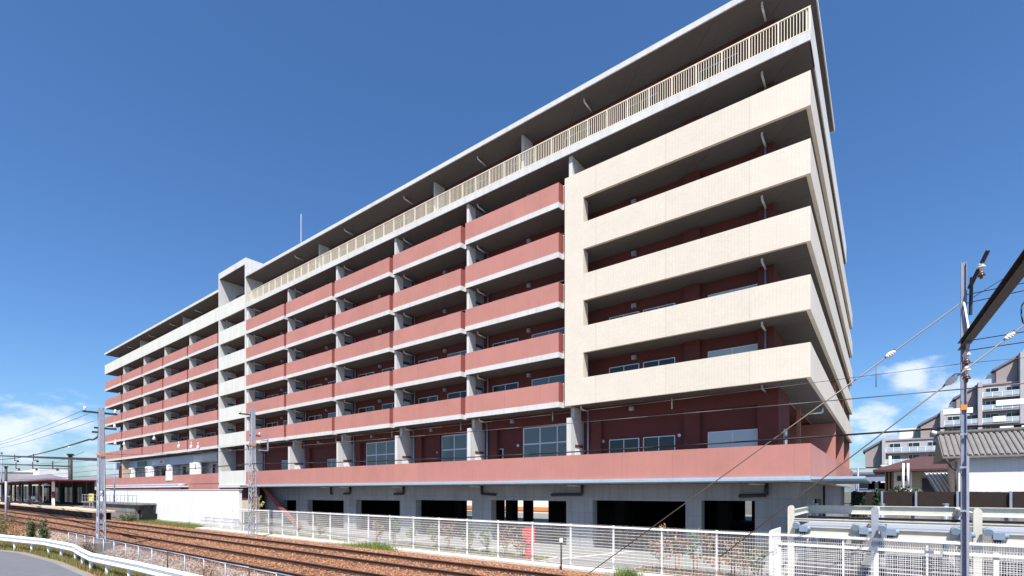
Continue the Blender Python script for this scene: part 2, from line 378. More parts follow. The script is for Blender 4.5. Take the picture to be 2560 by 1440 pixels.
pipe_me = None
def balcony_bay(x0, x1, zb, notch=True, left_end=False, deep=True):
    """slab with its white edge, red parapet with returned right end, short rail, drain pipe"""
    xe = x1-0.41 if notch else x1
    pts = [(x0, YF+0.0), (xe, YF), (x1-0.38, YF+0.40), (x1, YF+0.40), (x1, YW), (x0, YW)] if notch else [(x0, YF), (x1, YF), (x1, YW), (x0, YW)]
    mm = MB(); mm.prism(pts, zb, zb+0.31); sl = B.part('balcony_slab', mm, 'pale_concrete')
    mm = MB(); q = 0.05
    mm.prism([(x0+0.02, YF+q), (xe-q, YF+q), (x1-0.42, YF+0.45), (x1-0.02, YF+0.45), (x1-0.02, YW-0.02), (x0+0.02, YW-0.02)] if notch else [(x0+.02, YF+q), (x1-.02, YF+q), (x1-.02, YW-.02), (x0+.02, YW-.02)], zb-0.012, zb-0.002)
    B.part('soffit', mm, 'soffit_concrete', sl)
    z0, z1 = zb+0.31, zb+1.45
    mm = MB()
    if notch: mm.box(x0, xe-0.02, YF+0.02, YF+0.15, z0, z1)
    else: mm.box(x0, x1, YF+0.02, YF+0.15, z0, z1)
    if left_end: mm.box(x0, x0+0.13, YF+0.15, YW, z0, z1)
    pr = B.part('balcony_parapet', mm, 'red_paint')
    if notch:
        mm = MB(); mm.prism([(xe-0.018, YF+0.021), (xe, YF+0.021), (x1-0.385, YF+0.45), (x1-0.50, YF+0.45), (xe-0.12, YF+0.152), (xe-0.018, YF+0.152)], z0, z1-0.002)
        B.part('parapet_return', mm, 'deep_red', pr)  # return coloured a deeper red than the parapet front
        mm = MB(); y = YF+0.46
        mm.box(x1-0.40, x1, y-0.02, y+0.02, z1-0.06, z1-0.01); mm.box(x1-0.40, x1, y-0.02, y+0.02, z0+0.06, z0+0.1)
        for k in range(3): mm.box(x1-0.35+0.14*k, x1-0.325+0.14*k, y-0.012, y+0.012, z0, z1-0.06)
        B.part('gap_railing', mm, 'railing_paint')
def fin(x, z0, z1, y0=YF+0.14, w=0.2):
    mm = MB(); mm.box(x, x+w, y0, YF+0.84, z0, z1); o = B.part('partition_wall', mm, 'pale_concrete')
    mm = MB(); mm.box(x+0.03, x+w-0.03, YF+0.842, YW, z0, z1); B.part('partition_shaded_half', mm, 'shaded_partition', o)  # inner half of the same wall, its shade put into the colour
    return o
def board(x, zf):          # light breakaway board in the partition, with a dark frame over it
    mm = MB(); mm.box(x+0.172, x+0.20, YF+0.92, YW-0.25, zf, zf+1.75); b_ = B.part('partition_board', mm, 'sign_blue')
    mm = MB(); mm.box(x+0.172, x+0.23, YF+0.86, YW-0.2, zf+1.75, zf+1.93); mm.box(x+0.172, x+0.22, YW-0.25, YW-0.2, zf, zf+1.75); B.part('board_frame', mm, 'dark_steel', b_)
pm = MB(); pm.tube([(0, 0.55, 0.14), (0, 0.55, -0.07), (0, 0.62, -0.14), (0, 1.42, -0.17)], 0.05, 8)
pipe_me = mesh_from('drain_pipe', pm, 'aluminium')
def drain(x, zs): B.share('drain_pipe', pipe_me, (x+50, YF-24.5, zs-LOT-0.02))
lm = MB(); lm.box(-0.13, 0.13, -0.16, 0, -0.11, 0.11); lm.box(-0.1, 0.1, -0.2, -0.16, -0.08, 0.08)
lamp_me = mesh_from('wall_lamp', lm, 'galvanised')

levels = ZB
for sect, xs in (('l', XL), ('r', XRt)):
    for zb in levels:
        for i in range(5):
            x0, x1 = xs[i], xs[i+1]
            balcony_bay(x0, x1, zb, True, left_end=(sect == 'l' and i == 0))
            zf = zb+0.31; w = x1-x0
            window(x0+1.0, x0+1.0+0.28*w, zf, zf+2.0, YW, 2, 1, 'glass')
            window(x0+1.0+0.42*w, x0+1.0+0.76*w, zf, zf+2.0, YW, 2, 1, random.choice(['glass', 'glass', 'pale_glass']))
            B.share('wall_lamp', lamp_me, (x0+0.52*w+50, YW-24.5, zb+2.62-LOT))
    # partitions and their pipes, every storey
    for i, x in enumerate(xs[:-1]):
        if sect == 'l' and i == 0: continue
        zl = levels+[ZT]
        for a, b_ in zip(zl[:-1], zl[1:]):
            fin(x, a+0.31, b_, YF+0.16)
            board(x, a+0.31); drain(x+0.62, b_)
        mm = MB(); mm.cyl((x+0.62, YW-0.12, 3.7), (x+0.62, YW-0.12, ZT), 0.045, 8); B.part('down_pipe', mm, 'pole_grey')
# pier strips on the wall between the windows (floor 2 upward stays flat and in shade)
# ---- top storey: long concrete slab with railing (right) and solid band (left)
bp('top_slab', 'pale_concrete', (XRt[0], XC, YF, YW, ZT, ZT+0.4))
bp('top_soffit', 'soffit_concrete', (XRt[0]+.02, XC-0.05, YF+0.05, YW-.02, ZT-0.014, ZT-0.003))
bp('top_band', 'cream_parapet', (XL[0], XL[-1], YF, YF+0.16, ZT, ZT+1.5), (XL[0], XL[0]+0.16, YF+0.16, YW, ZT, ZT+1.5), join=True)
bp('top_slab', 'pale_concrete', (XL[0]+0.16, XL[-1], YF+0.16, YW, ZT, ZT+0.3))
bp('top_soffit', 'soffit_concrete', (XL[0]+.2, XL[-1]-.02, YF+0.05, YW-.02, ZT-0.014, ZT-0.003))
for x in (-94.11, -85.0, -76.97, -68.73, -45.53, -37.6, -29.95, -22.52, -14.45):
    drain(x+0.62, ZR)
drain(-4.6, ZR); drain(-4.6, ZT); drain(-4.6, ZB[0])
for zb in ZB: drain(-4.6, zb)
for x in (-88.6, -72.5, -41.2, -26.3, -18.4):
    bp('roof_fin', 'pale_concrete', (x, x+0.16, YF+0.75, YW, ZT+0.4, ZR-0.02))
for x0, x1 in ((-100, -61), (-53, -4.4)):
    n = int((x1-x0)/3.9)
    for k in range(n):
        a = x0+(x1-x0)*k/n+0.7; window(a, a+1.9, ZT+0.45, ZT+2.4, YW, 2, 1, 'glass')
# the railing: posts, top rail, individual bars for the near half, joined bars beyond
rz0, rz1 = ZT+0.40, ZT+1.5
mm = MB(); mm.box(XRt[0], XC, YF+0.05, YF+0.11, rz1-0.05, rz1); mm.box(XRt[0], XC, YF+0.06, YF+0.10, rz0+0.07, rz0+0.11)
RL = B.part('roof_railing', mm, 'railing_paint')
npost = 43; pit = (XC-XRt[0])/npost
pb = MB(); pb.box(-0.03, 0.03, -0.03, 0.03, 0, rz1-rz0-0.05); pme = mesh_from('railing_post', pb, 'railing_paint')
bb = MB(); bb.box(-0.014, 0.014, -0.012, 0.012, 0, rz1-rz0-0.16); bme = mesh_from('railing_bar', bb, 'railing_paint')
far_bars = MB(); cnt = 0
for k in range(npost):
    xp = XC-0.05-k*pit
    B.share('railing_post', pme, (xp+50, YF+0.08-24.5, rz0-LOT), RL)
    for j in range(1, 10):
        xb = xp-pit*j/10
        if cnt < 255: B.share('railing_bar', bme, (xb+50, YF+0.08-24.5, rz0+0.11-LOT), RL); cnt += 1
        else: far_bars.box(xb-0.014, xb+0.014, YF+0.068, YF+0.092, rz0+0.11, rz1-0.05)
B.part('far_railing_bars', far_bars, 'railing_paint', RL, kind='stuff')

# ---- beige corner block
bx0, bx1 = -14.78, -13.58
mm = MB(); mm.box(bx0, bx1, YF, YF+0.55, ZB[0], ZB[4]+1.48); B.part('beige_column', mm, 'beige_tile')
for zb in ZB:
    mm = MB(); mm.box(bx1, XC, YF, YF+0.16, zb, zb+1.48); B.part('beige_parapet', mm, 'beige_tile')
    mm = MB(); mm.box(XC-0.16, XC, YF+0.16, 61.0, zb, zb+1.48); B.part('side_parapet', mm, 'beige_tile')
    mm = MB(); mm.box(bx0+0.2, XC-0.16, YF+0.16, YW, zb+0.002, zb+0.25); mm.box(-4.3, XC-0.16, YW, 60.9, zb+0.002, zb+0.25); s_ = B.part('balcony_slab', mm, 'pale_concrete')
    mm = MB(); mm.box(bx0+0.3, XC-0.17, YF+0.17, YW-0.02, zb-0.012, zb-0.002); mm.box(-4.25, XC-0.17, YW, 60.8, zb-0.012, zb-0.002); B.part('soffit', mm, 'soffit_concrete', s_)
    # windows behind
    zf = zb+0.25
    window(-12.82, -11.0, zf, zf+2.0, YW, 2, 1, 'glass'); window(-10.77, -8.99, zf, zf+2.0, YW, 2, 1, 'glass')
    window(-7.31, -4.98, zf, zf+2.0, YW, 2, 1, 'curtain_glass')
    B.share('wall_lamp', lamp_me, (-11.3+50, YW-24.5, zb+2.60-LOT))
    bp('pier', 'red_wall', (-8.45, -7.65, YB+0.02, YW, zb+0.25, zb+2.88), (-4.95, -4.25, YB+0.02, YW, zb+0.25, zb+2.88))
    mm = MB(); mm.cyl((-4.6, YB-0.08, zb+0.25), (-4.6, YB-0.08, zb+2.75), 0.045, 8); B.part('down_pipe', mm, 'pole_grey')
bp('top_pier', 'pale_concrete', (-14.62, -14.40, YF+0.2, YW, ZB[4]+1.48, ZT))
# end wing: concrete top parapet, cross walls, rear
bp('wing_top_parapet', 'pale_concrete', (XC-0.16, XC, YF+0.1, 50.6, ZT, ZT+1.48))
bp('wing_top_slab', 'pale_concrete', (-4.3, XC-0.16, YW, 50.5, ZT, ZT+0.3))
bp('wing_top_soffit', 'soffit_concrete', (-4.25, XC-0.05, YW, 50.5, ZT-0.014, ZT-0.003))
bp('wing_roof_room', 'house_white', (-8, XC-0.25, 36.9, 43.5, ZT+0.3, ZT+2.1))
for yk in (41.9, 51.1, 60.2):
    zz = [5.0]+ZB
    for a, b_ in zip(zz, ZB):
        if yk > 59 and a > 16: continue
        bp('cross_wall', 'red_paint', (-7.2 if (yk < 50 and a == 5.0) else -4.3, XC-0.22, yk, yk+0.22, (a+0.28 if a > 5 else 3.72), b_-0.02))
    if yk < 50: bp('cross_wall', 'red_paint', (-4.3, XC-0.22, yk, yk+0.22, ZB[4]+0.28, ZT-0.02))

# ---- stair tower
tx0, tx1 = XL[-1], XRt[0]
bp('tower_wall', 'pale_concrete', (tx0, tx0+0.22, YF-0.02, YW+2, 4.0, 26.9))
bp('tower_wall', 'pale_concrete', (tx1-0.22, tx1, YF-0.02, YW+0.3, 4.0, 26.9))
bp('tower_roof', 'pale_concrete', (tx0, tx1, YF-0.02, YW+2.2, 26.9, 27.55))
bp('tower_soffit', 'soffit_concrete', (tx0+.23, tx1-.23, YF+.03, YW+2, 26.88, 26.897))
bp('tower_back', 'red_wall', (tx1-2.6, tx1-0.24, YW+0.4, YW+0.6, 3.6, 26.88))
bp('tower_back', 'concrete', (tx0+0.24, tx1-3.0, YW+1.8, YW+1.95, 3.6, 25.4))
for zb in ZB+[ZT]:
    bp('tower_slab', 'pale_concrete', (tx0+.22, tx1-.22, YF+0.1, YW+1.8, zb, zb+0.28))
    bp('tower_soffit', 'soffit_concrete', (tx0+.25, tx1-.25, YF+.2, YW+1.7, zb-.014, zb-.003))
    bp('tower_parapet', 'cream_parapet', (tx0+.22, tx1-.22, YF+0.02, YF+0.16, zb, zb+1.46))
    board(tx0+0.02, zb+0.3); drain(tx0+0.7, zb)
bp('tower_parapet', 'cream_parapet', (tx0+.24, tx1-.1, YF-0.06, YF+0.1, 3.75, 5.25))
bp('tower_parapet_base', 'pale_concrete', (tx0+.3, tx1+0.6, YF-0.16, YF+0.1, 3.45, 3.74))

# ---- podium floor
mm = MB(); mm.prism([(-53.7, YF+0.02), (XC, YF+0.02), (XC, 61), (-16, 61), (-16, 36.5), (-53.7, 36.5)], 3.45, 3.70); B.part('podium_slab', mm, 'concrete')
bp('podium_parapet', 'red_paint', (XRt[0]-0.1, XC, YF, YF+0.18, 3.702, 5.10))
bp('podium_side_parapet', 'red_paint', (XC-0.18, XC, YF+0.18, 61.5, 3.702, 5.10))
bp('podium_gutter', 'canopy_metal', (-54.6, XC+0.02, YF-0.16, YF-0.005, 3.52, 3.64), (-54.6, XC+0.02, YF-0.12, YF-0.005, 3.64, 3.70), join=True)
bp('podium_soffit', 'soffit_concrete', (-53.6, XC-.05, YF+.05, YW, 3.43, 3.447))
cz = 3.5
mm = MB(); mm.prism([(XC+0.03, YF-0.16), (-0.72, YF-0.16), (-0.72, 39.0), (XC+0.03, 39.0)], 3.56, 3.66); CN = B.part('side_canopy', mm, 'canopy_metal')
for k in range(18):
    y = YF+0.5+k*0.8; q = MB(); q.box(XC+0.05, -0.74, y, y+0.05, 3.52, 3.556); B.part('canopy_rib', q, 'canopy_metal', CN)
for x in XRt[1:]:
    xx = x if x > -15 else x
    bp('podium_fin', 'pale_concrete', (xx, xx+0.28, YF+0.2, YW, 3.7, 7.28), (xx+0.02, xx+0.26, YF+0.66, YW, 7.28, ZB[0]-0.01), join=True)
    mm = MB(); mm.box(xx+0.28, xx+0.30, YF+0.72, YW-0.25, 3.7, 5.62); b_ = B.part('partition_board', mm, 'white_paint')
    mm = MB(); mm.box(xx+0.28, xx+0.33, YF+0.68, YW-0.2, 5.62, 5.76); B.part('board_frame', mm, 'red_wall', b_)
    drain(xx+0.75, ZB[0])
    mm = MB(); mm.cyl((xx+0.75, YB-0.05, 3.7), (xx+0.75, YB-0.05, 7.75), 0.05, 8); B.part('down_pipe', mm, 'galvanised')
# piers, header beam and the wall openings of the podium shops
bp('header_beam', 'red_wall', (-53.3, -4.25, YB, YW, 7.2, ZB[0]-0.02))
for x in XRt[1:]: bp('pier', 'red_wall', (x+0.9, x+1.55, YB+0.02, YW, 3.7, 7.2))
bp('pier', 'red_wall', (-8.45, -7.65, YB+0.01, YW, 3.7, 7.2), (-4.95, -4.25, YB+0.01, YW, 3.7, 7.2), (-26.75, -26.5, YB+0.1, YW, 3.7, 7.2))
window(-18.96, -15.0, 5.0, 7.18, YW, 3, 2, 'pale_glass', fr=0.09); window(-26.45, -22.6, 5.0, 7.18, YW, 3, 2, 'pale_glass', fr=0.09)
window(-35.5, -30.2, 5.0, 7.18, YW, 4, 2, 'pale_glass', fr=0.09); window(-39.3, -37.8, 3.8, 7.1, YW, 2, 2, 'pale_glass')
window(-21.24, -20.62, 5.1, 5.92, YW, 1, 1); window(-29.1, -28.5, 5.1, 5.94, YW, 1, 1)
window(-41.3, -40.0, 4.1, 6.0, YW, 2, 1, 'pale_glass'); window(-49.5, -46.6, 3.9, 6.2, YW, 2, 1, 'pale_glass')
window(-12.82, -11.0, 3.9, 6.02, YW, 2, 1); window(-10.77, -8.99, 3.9, 6.03, YW, 2, 1)
window(-7.31, -4.97, 3.9, 6.07, YW, 2, 1, 'curtain_glass')
for x in (-11.3, -19.6, -27.2, -34.3, -42.2): B.share('wall_lamp', lamp_me, (x+50, YB-24.5, 7.62-LOT))
for x, z in ((-13.2, 5.95), (-8.75, 6.0), (-19.35, 6.05), (-26.85, 5.95)):
    mm = MB(); mm.cyl((x, YW, z), (x, YW-0.1, z), 0.09, 10); B.part('vent_cap', mm, 'aluminium')
for x in (-8.9, -16.2, -23.8, -31.2, -38.8):
    mm = MB(); mm.cyl((x, YF+0.95, ZB[0]), (x, YF+0.95, ZB[0]-0.62), 0.035, 8); B.part('drop_pipe', mm, 'ivory_paint')
# side wall of the podium floor
bp('side_wall', 'red_wall', (-4.25, -4.05, YW-0.3, 29.3, 3.7, ZB[0]-0.02), (-7.2, -7.0, 29.3, 41.9, 3.7, ZB[0]-0.02), (-4.25, -4.05, 42.1, 60.5, 3.7, ZB[0]-0.02))
bp('recess_return', 'red_wall', (-7.2, -4.25, 29.1, 29.3, 3.7, ZB[0]-0.02)); bp('recess_post', 'red_paint', (-4.2, -4.0, 33.2, 33.4, 3.7, ZB[0]-0.02))
mm = MB(); mm.box(-4.04, -4.0, 27.3, 28.2, 4.2, 6.1); wd = B.part('window', mm, 'aluminium'); mm = MB(); mm.box(-3.995, -3.985, 27.36, 28.14, 4.26, 6.04); B.part('pane', mm, 'glass', wd)
mm = MB(); mm.cyl((-4.0, 33.6, 7.6), (-2.95, 33.6, 7.6), 0.06, 8); mm.cyl((-2.95, 33.6, 7.6), (-2.95, 33.6, 7.9), 0.06, 8); B.part('drain_pipe', mm, 'aluminium')
for yk in (41.9, 51.1): 
    mm = MB(); mm.box(-3.9, -3.35, yk-0.05, yk-0.002, 3.9, 5.35); wd = B.part('window', mm, 'aluminium'); mm = MB(); mm.box(-3.85, -3.4, yk-0.07, yk-0.052, 3.95, 5.3); B.part('pane', mm, 'curtain_glass', wd)

# ---- open car park at ground level
ops = [(-49.0, -46.3, 2.16), (-44.3, -38.4, 2.22), (-36.6, -30.85, 2.30), (-28.98, -23.2, 2.38), (-21.46, -15.54, 2.45), (-13.75, -8.36, 2.52), (-7.56, -5.06, 2.58)]
GX = -3.27; prev = -52.8; ft = 3.44
for (a, b_, zt) in ops:
    bp('column', 'shaded_car_park_concrete', (prev, a, YB, YB+0.55, LOT, ft)); bp('lintel', 'shaded_car_park_concrete', (a, b_, YB+0.002, YB+0.55, zt, ft)); prev = b_
bp('column', 'shaded_car_park_concrete', (prev, GX, YB, YB+0.55, LOT, ft))
bp('side_ground_wall', 'shaded_car_park_concrete', (GX-0.25, GX, YB+0.55, 33.0, LOT, ft), (GX-0.25, GX, 36.6, 60.5, LOT, ft), (GX-0.25, GX, 33.0, 36.6, 2.6, ft))
for (x, y0, z0, z1) in ((GX+0.02, 29.6, 0.5, 1.7), (GX+0.02, 31.2, 0.3, 1.9)):
    bp('meter_box', 'dark_steel', (x-0.02, x+0.12, y0, y0+0.5, z0, z1))
mm = MB(); mm.cyl((GX+0.12, 37.2, LOT), (GX+0.12, 37.2, 3.4), 0.06, 8); B.part('down_pipe', mm, 'dark_steel')
# interior
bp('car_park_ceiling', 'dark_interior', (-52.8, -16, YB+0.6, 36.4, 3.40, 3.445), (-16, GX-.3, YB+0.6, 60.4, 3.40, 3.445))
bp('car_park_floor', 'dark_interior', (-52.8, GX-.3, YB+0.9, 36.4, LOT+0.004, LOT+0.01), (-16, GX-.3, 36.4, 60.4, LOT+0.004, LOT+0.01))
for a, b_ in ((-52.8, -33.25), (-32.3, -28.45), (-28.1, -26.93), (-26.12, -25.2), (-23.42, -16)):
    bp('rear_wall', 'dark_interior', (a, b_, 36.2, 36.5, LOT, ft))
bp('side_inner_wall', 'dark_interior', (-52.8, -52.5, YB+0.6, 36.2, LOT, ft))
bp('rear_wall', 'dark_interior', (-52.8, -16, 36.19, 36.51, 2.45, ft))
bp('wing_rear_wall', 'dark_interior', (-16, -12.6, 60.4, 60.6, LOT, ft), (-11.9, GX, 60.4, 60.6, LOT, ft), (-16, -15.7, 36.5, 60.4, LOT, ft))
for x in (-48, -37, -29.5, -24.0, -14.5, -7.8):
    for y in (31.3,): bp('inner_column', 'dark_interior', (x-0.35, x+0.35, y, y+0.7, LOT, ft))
# dark L-shaped drain pipes under the slab
for px, dirn in ((-22.2, 1.15), (-14.4, -2.1), (-4.55, -1.15), (-30.3, -1.1), (-40.2, 0.05), (-37.3, -0.9)):
    mm = MB(); y = YB-0.12; mm.tube([(px, y, 3.42), (px, y, 2.86), (px+dirn, y, 2.82)], 0.085, 8); mm.cyl((px+dirn, y-0.0, 2.82), (px+dirn, y+0.3, 2.80), 0.085, 8); B.part('drain_pipe', mm, 'signal_black')
    mm = MB(); mm.cyl((px-0.6, YF+0.7, 3.40), (px, YB-0.1, 3.38), 0.05, 8); B.part('drain_pipe', mm, 'ivory_paint')
# entrance and outside stair beside the tower
bp('entrance_wall', 'red_paint', (-59.8, -56.2, YF+0.2, YF+0.5, LOT, 3.44), (-52.2, -51.7, YF+0.2, YF+0.5, LOT, 3.6))
bp('entrance_dark', 'dark_interior', (-56.2, -52.2, YF+1.0, YF+1.2, LOT, 3.44))
mm = MB(); mm.bar((-51.9, YF+0.9, 3.5), (-45.6, YF+0.9, 0.0), 0.12, 0.42); ST = B.part('outside_stair', mm, 'deep_red')
for k in range(16):
    u = (k+0.5)/16; q = MB(); q.box(-51.9+6.3*u-0.15, -51.9+6.3*u+0.15, YF+0.97, YB-0.03, 3.45-3.5*u, 3.5-3.5*u); B.part('step', q, 'red_wall', ST)
bp('entrance_sign', 'house_cream', (-55.5, -51.8, YF-0.3, YF-0.2, 0.9, 2.1))

# ---- shops at the left end of the podium
bp('shop_parapet', 'red_paint', (-102.9, XL[-1]+.0, YF, YF+0.15, 3.95, 5.10))
bp('shop_base', 'red_paint', (-70, XL[-1]+4.5, YF+0.03, YF+0.2, 2.2, 3.95))
bp('shop_slab', 'concrete', (-102.9, XL[-1], YF+0.15, YW, 3.75, 4.0))
bp('shop_wall', 'concrete', (-101, XL[-1], YW-0.03, YW, 4.0, 7.9))
bp('shop_fascia', 'sign_blue', (-101.2, XL[-1], YB-0.35, YB-0.2, 6.6, 7.7))
bp('shop_fascia', 'sign_green', (-90.9, -87.0, YB-0.42, YB-0.36, 6.75, 7.5), label='dark green shop sign board')
bp('shop_fascia', 'wall_white', (-84.5, -79.5, YB-0.42, YB-0.36, 6.8, 7.45), label='white shop sign board with small red mark')
bp('sign_mark', 'red_plastic', (-81.2, -80.5, YB-0.44, YB-0.425, 7.0, 7.3))
bp('shop_fascia', 'pale_concrete', (-69.5, -63, YB-0.5, YB-0.36, 6.7, 7.5))
for x, w in ((-92.2, 0.9), (-85.4, 2.1), (-77.4, 1.0), (-69.6, 2.4)):
    bp('shop_column', 'white_paint', (x, x+w, YF+0.5, YF+0.9, 4.0, 6.6))
bp('shop_partition', 'shop_tan', (-95.3, -95.0, YF+0.3, YW, 4.0, 7.9)); bp('shop_post', 'station_red', (-97.3, -97.0, YF+.4, YF+.7, 4.0, 7.0))
for x0, x1 in ((-90.5, -86.5), (-83, -79), (-75.5, -71), (-66, -62)):
    window(x0, x1, 4.1, 6.4, YW-0.03, 2, 1, 'glass')
for x in (-95.4, -88.2, -79.6, -71.2):
    mm = MB(); mm.cone((x+3.5, YF+0.35, 6.55), (x+3.5, YF+0.35, 6.3), 0.06, 0.2, 8); B.part('pendant_lamp', mm, 'porcelain')
mm = MB(); mm.box(-75.9, -73.7, YF-0.06, YF-0.01, 4.45, 5.75); B.part('notice_board', mm, 'house_white')
# low eave with tiles over the ground floor at the left
bp('eave', 'wall_white', (-102, -68.6, YF-0.9, YF-0.01, 3.55, 3.72))
for k in range(66):
    x = -102+0.5*k; q = MB(); q.cyl((x+0.25, YF-0.9, 3.76), (x+0.25, YF-0.02, 3.9), 0.17, 6); B.part('eave_tile', q, 'galvanised')
bp('eave_fascia', 'station_red', (-102, -68.6, YF-0.86, YF-0.80, 3.33, 3.55)); bp('ground_wall', 'red_wall', (-102, -53, YF+0.4, YF+0.6, LOT, 3.9))
bp('ground_shutter', 'house_cream', (-77.0, -73.2, YF-0.5, YF-0.3, 2.6, 3.33))
# lightning rod
mm = MB(); rp = onY(753, 700, 30.0); mm.cyl((rp.x, 30, 25.7), (rp.x, 30, 34.2), 0.035, 6); B.part('lightning_rod', mm, 'galvanised')

# ================================================================== WALLS AND FENCES
m = MB(); m.box(-90, -42.6, 18.9, 19.15, LOT, 3.15)
wt = Thing('boundary_wall', 'long blank white concrete wall below the left end of the red building', 'wall', (-66, 19, LOT))
wt.part('wall_panel', m, 'wall_white')
m = MB(); m.box(-90, -42.5, 18.86, 19.19, 3.15, 3.22); wt.part('coping', m, 'pale_concrete')
m = MB(); m.box(-72, -42.6, 18.84, 18.9, LOT, 0.15); wt.part('footing', m, 'kerb_concrete')

def mesh_fence(name, label, xs, y, z0, z1, hp, vp, hw, vw, mat='white_paint', post=0.055, rail=True, wavy=0.06):
    t = Thing(name, label, 'fence', ((xs[0]+xs[-1])/2, y, z0))
    for x in xs:
        q = MB(); q.box(x-post/2, x+post/2, y-post/2, y+post/2, z0, z1+0.01); t.part('post', q, mat)
    for a, b_ in zip(xs[:-1], xs[1:]):
        q = MB()
        if rail: q.box(a, b_, y-post/2-0.035, y-post/2-0.004, z1-0.09, z1-0.02)
        nz = int((z1-z0-0.1)/hp)
        for k in range(nz+1):
            z = z0+0.06+k*hp; q.bar((a, y-0.03, z), (b_, y-0.03, z), hw, hw)
        nx = int(round((b_-a)/vp))
        for k in range(nx):
            x = a+(k+0.5)*vp; q.sweep([(-vw/2,-vw/2),(vw/2,-vw/2),(0,vw/2)], (x, y-0.038, z0+0.03), (x, y-0.038, z1+0.03))
        t.part('wire_mesh', q, mat, kind='stuff')
    return t
px0 = -10.86
xs = [px0+2*k for k in range(-19, 4)]+[-3.16]
mesh_fence('mesh_fence', 'long white wire mesh fence on a pale kerb in front of the car park', xs, 18.5, -0.13, 1.64, 0.125, 0.05, 0.011, 0.006)
xs = [-3.1+2.0*k for k in range(0, 8)]
mesh_fence('mesh_fence', 'white wire mesh fence in front of the ivory parking machine', [xs[0]]+xs[1:], 18.5, -0.13, 1.66, 0.115, 0.05, 0.010, 0.005)
xs = [-2.65+2.4*k for k in range(0, 6)]
mesh_fence('mesh_gate', 'lower white mesh gate nearest the camera behind the grey pole', xs, 17.1, -0.2, 1.50, 0.12, 0.055, 0.011, 0.006, post=0.1)
q = MB(); q.box(-3.16, -3.08, 18.44, 18.56, -0.13, 1.72); q.box(-3.13, -3.10, 18.56, 20.3, 0.9, 1.74)
for k in range(14): q.box(-3.125, -3.105, 18.6+0.12*k, 18.62+0.12*k, -0.1, 0.9)
single('fence_return', q, 'white_paint', 'short white fence panel turning back from the mesh fence to the parking machine', 'fence panel', base=(-3.1, 18.5, -0.13))
# near low fence by the road: thin posts, top rail, light chain mesh
nf = Thing('trackside_fence', 'low thin galvanised fence between the road guardrail and the tracks', 'fence', (-20, 6.6, ROAD))
fx = [-34.0+1.52*k for k in range(0, 18)]
for k, x in enumerate(fx):
    q = MB(); q.cyl((x, 6.6, ROAD-0.1), (x+random.uniform(-.03,.03), 6.6, 0.92), 0.022, 6)
    nf.part('post', q, 'rail_rust' if k in (9, 13) else 'galvanised')
q = MB()
for a, b_ in zip(fx[:-1], fx[1:]): q.cyl((a, 6.6, 0.9+random.uniform(-.01,.01)), (b_, 6.6, 0.9+random.uniform(-.01,.01)), 0.018, 6)
nf.part('top_rail', q, 'galvanised')
q = MB(); x = fx[0]
while x < fx[-1]:
    q.sweep([(-.0018,-.0018),(.0018,-.0018),(0,.0018)], (x, 6.6, 0.0), (x+0.45, 6.6, 0.9)); q.sweep([(-.0018,-.0018),(.0018,-.0018),(0,.0018)], (x+0.45, 6.6, 0.0), (x, 6.6, 0.9)); x += 0.11
nf.part('chain_mesh', q, 'galvanised', kind='stuff')

# guardrail along the road
gp = [(-60, -0.8), (-46, 3.0), (-38.1, 4.62), (-33.2, 5.5), (-28.64, 5.73), (-26.2, 5.49), (-24.05, 5.32), (-20, 5.58), (-15.33, 5.72), (-8, 5.8), (4, 5.8)]
gt = Thing('guardrail', 'white painted W beam guardrail with a kink along the road edge', 'guardrail', (-25, 5.5, ROAD))
gw = [(0.0,0.0),(0.045,0.03),(0.07,0.075),(0.045,0.125),(0.0,0.15),(0.0,0.20),(0.045,0.225),(0.07,0.275),(0.045,0.32),(0.0,0.35)]
gw2 = gw+[(a-0.02, b) for a, b in reversed(gw)]
for a, b_ in zip(gp[:-1], gp[1:]):
    q = MB(); q.sweep([(s, u) for s, u in gw2], (a[0], a[1], ROAD+0.46), (b_[0], b_[1], ROAD+0.46), smooth=False); gt.part('beam', q, 'white_paint')
acc = 0; step = 2.0
for a, b_ in zip(gp[:-1], gp[1:]):
    A = Vector((*a, 0)); D = Vector((*b_, 0))-A; Ln = D.length
    s_ = acc
    while s_ < Ln:
        p = A+D*(s_/Ln); q = MB(); q.cyl((p.x, p.y+0.09, ROAD-0.2), (p.x, p.y+0.09, ROAD+0.72), 0.06, 10); gt.part('post', q, 'white_paint')
        s_ += step
    acc = s_-Ln

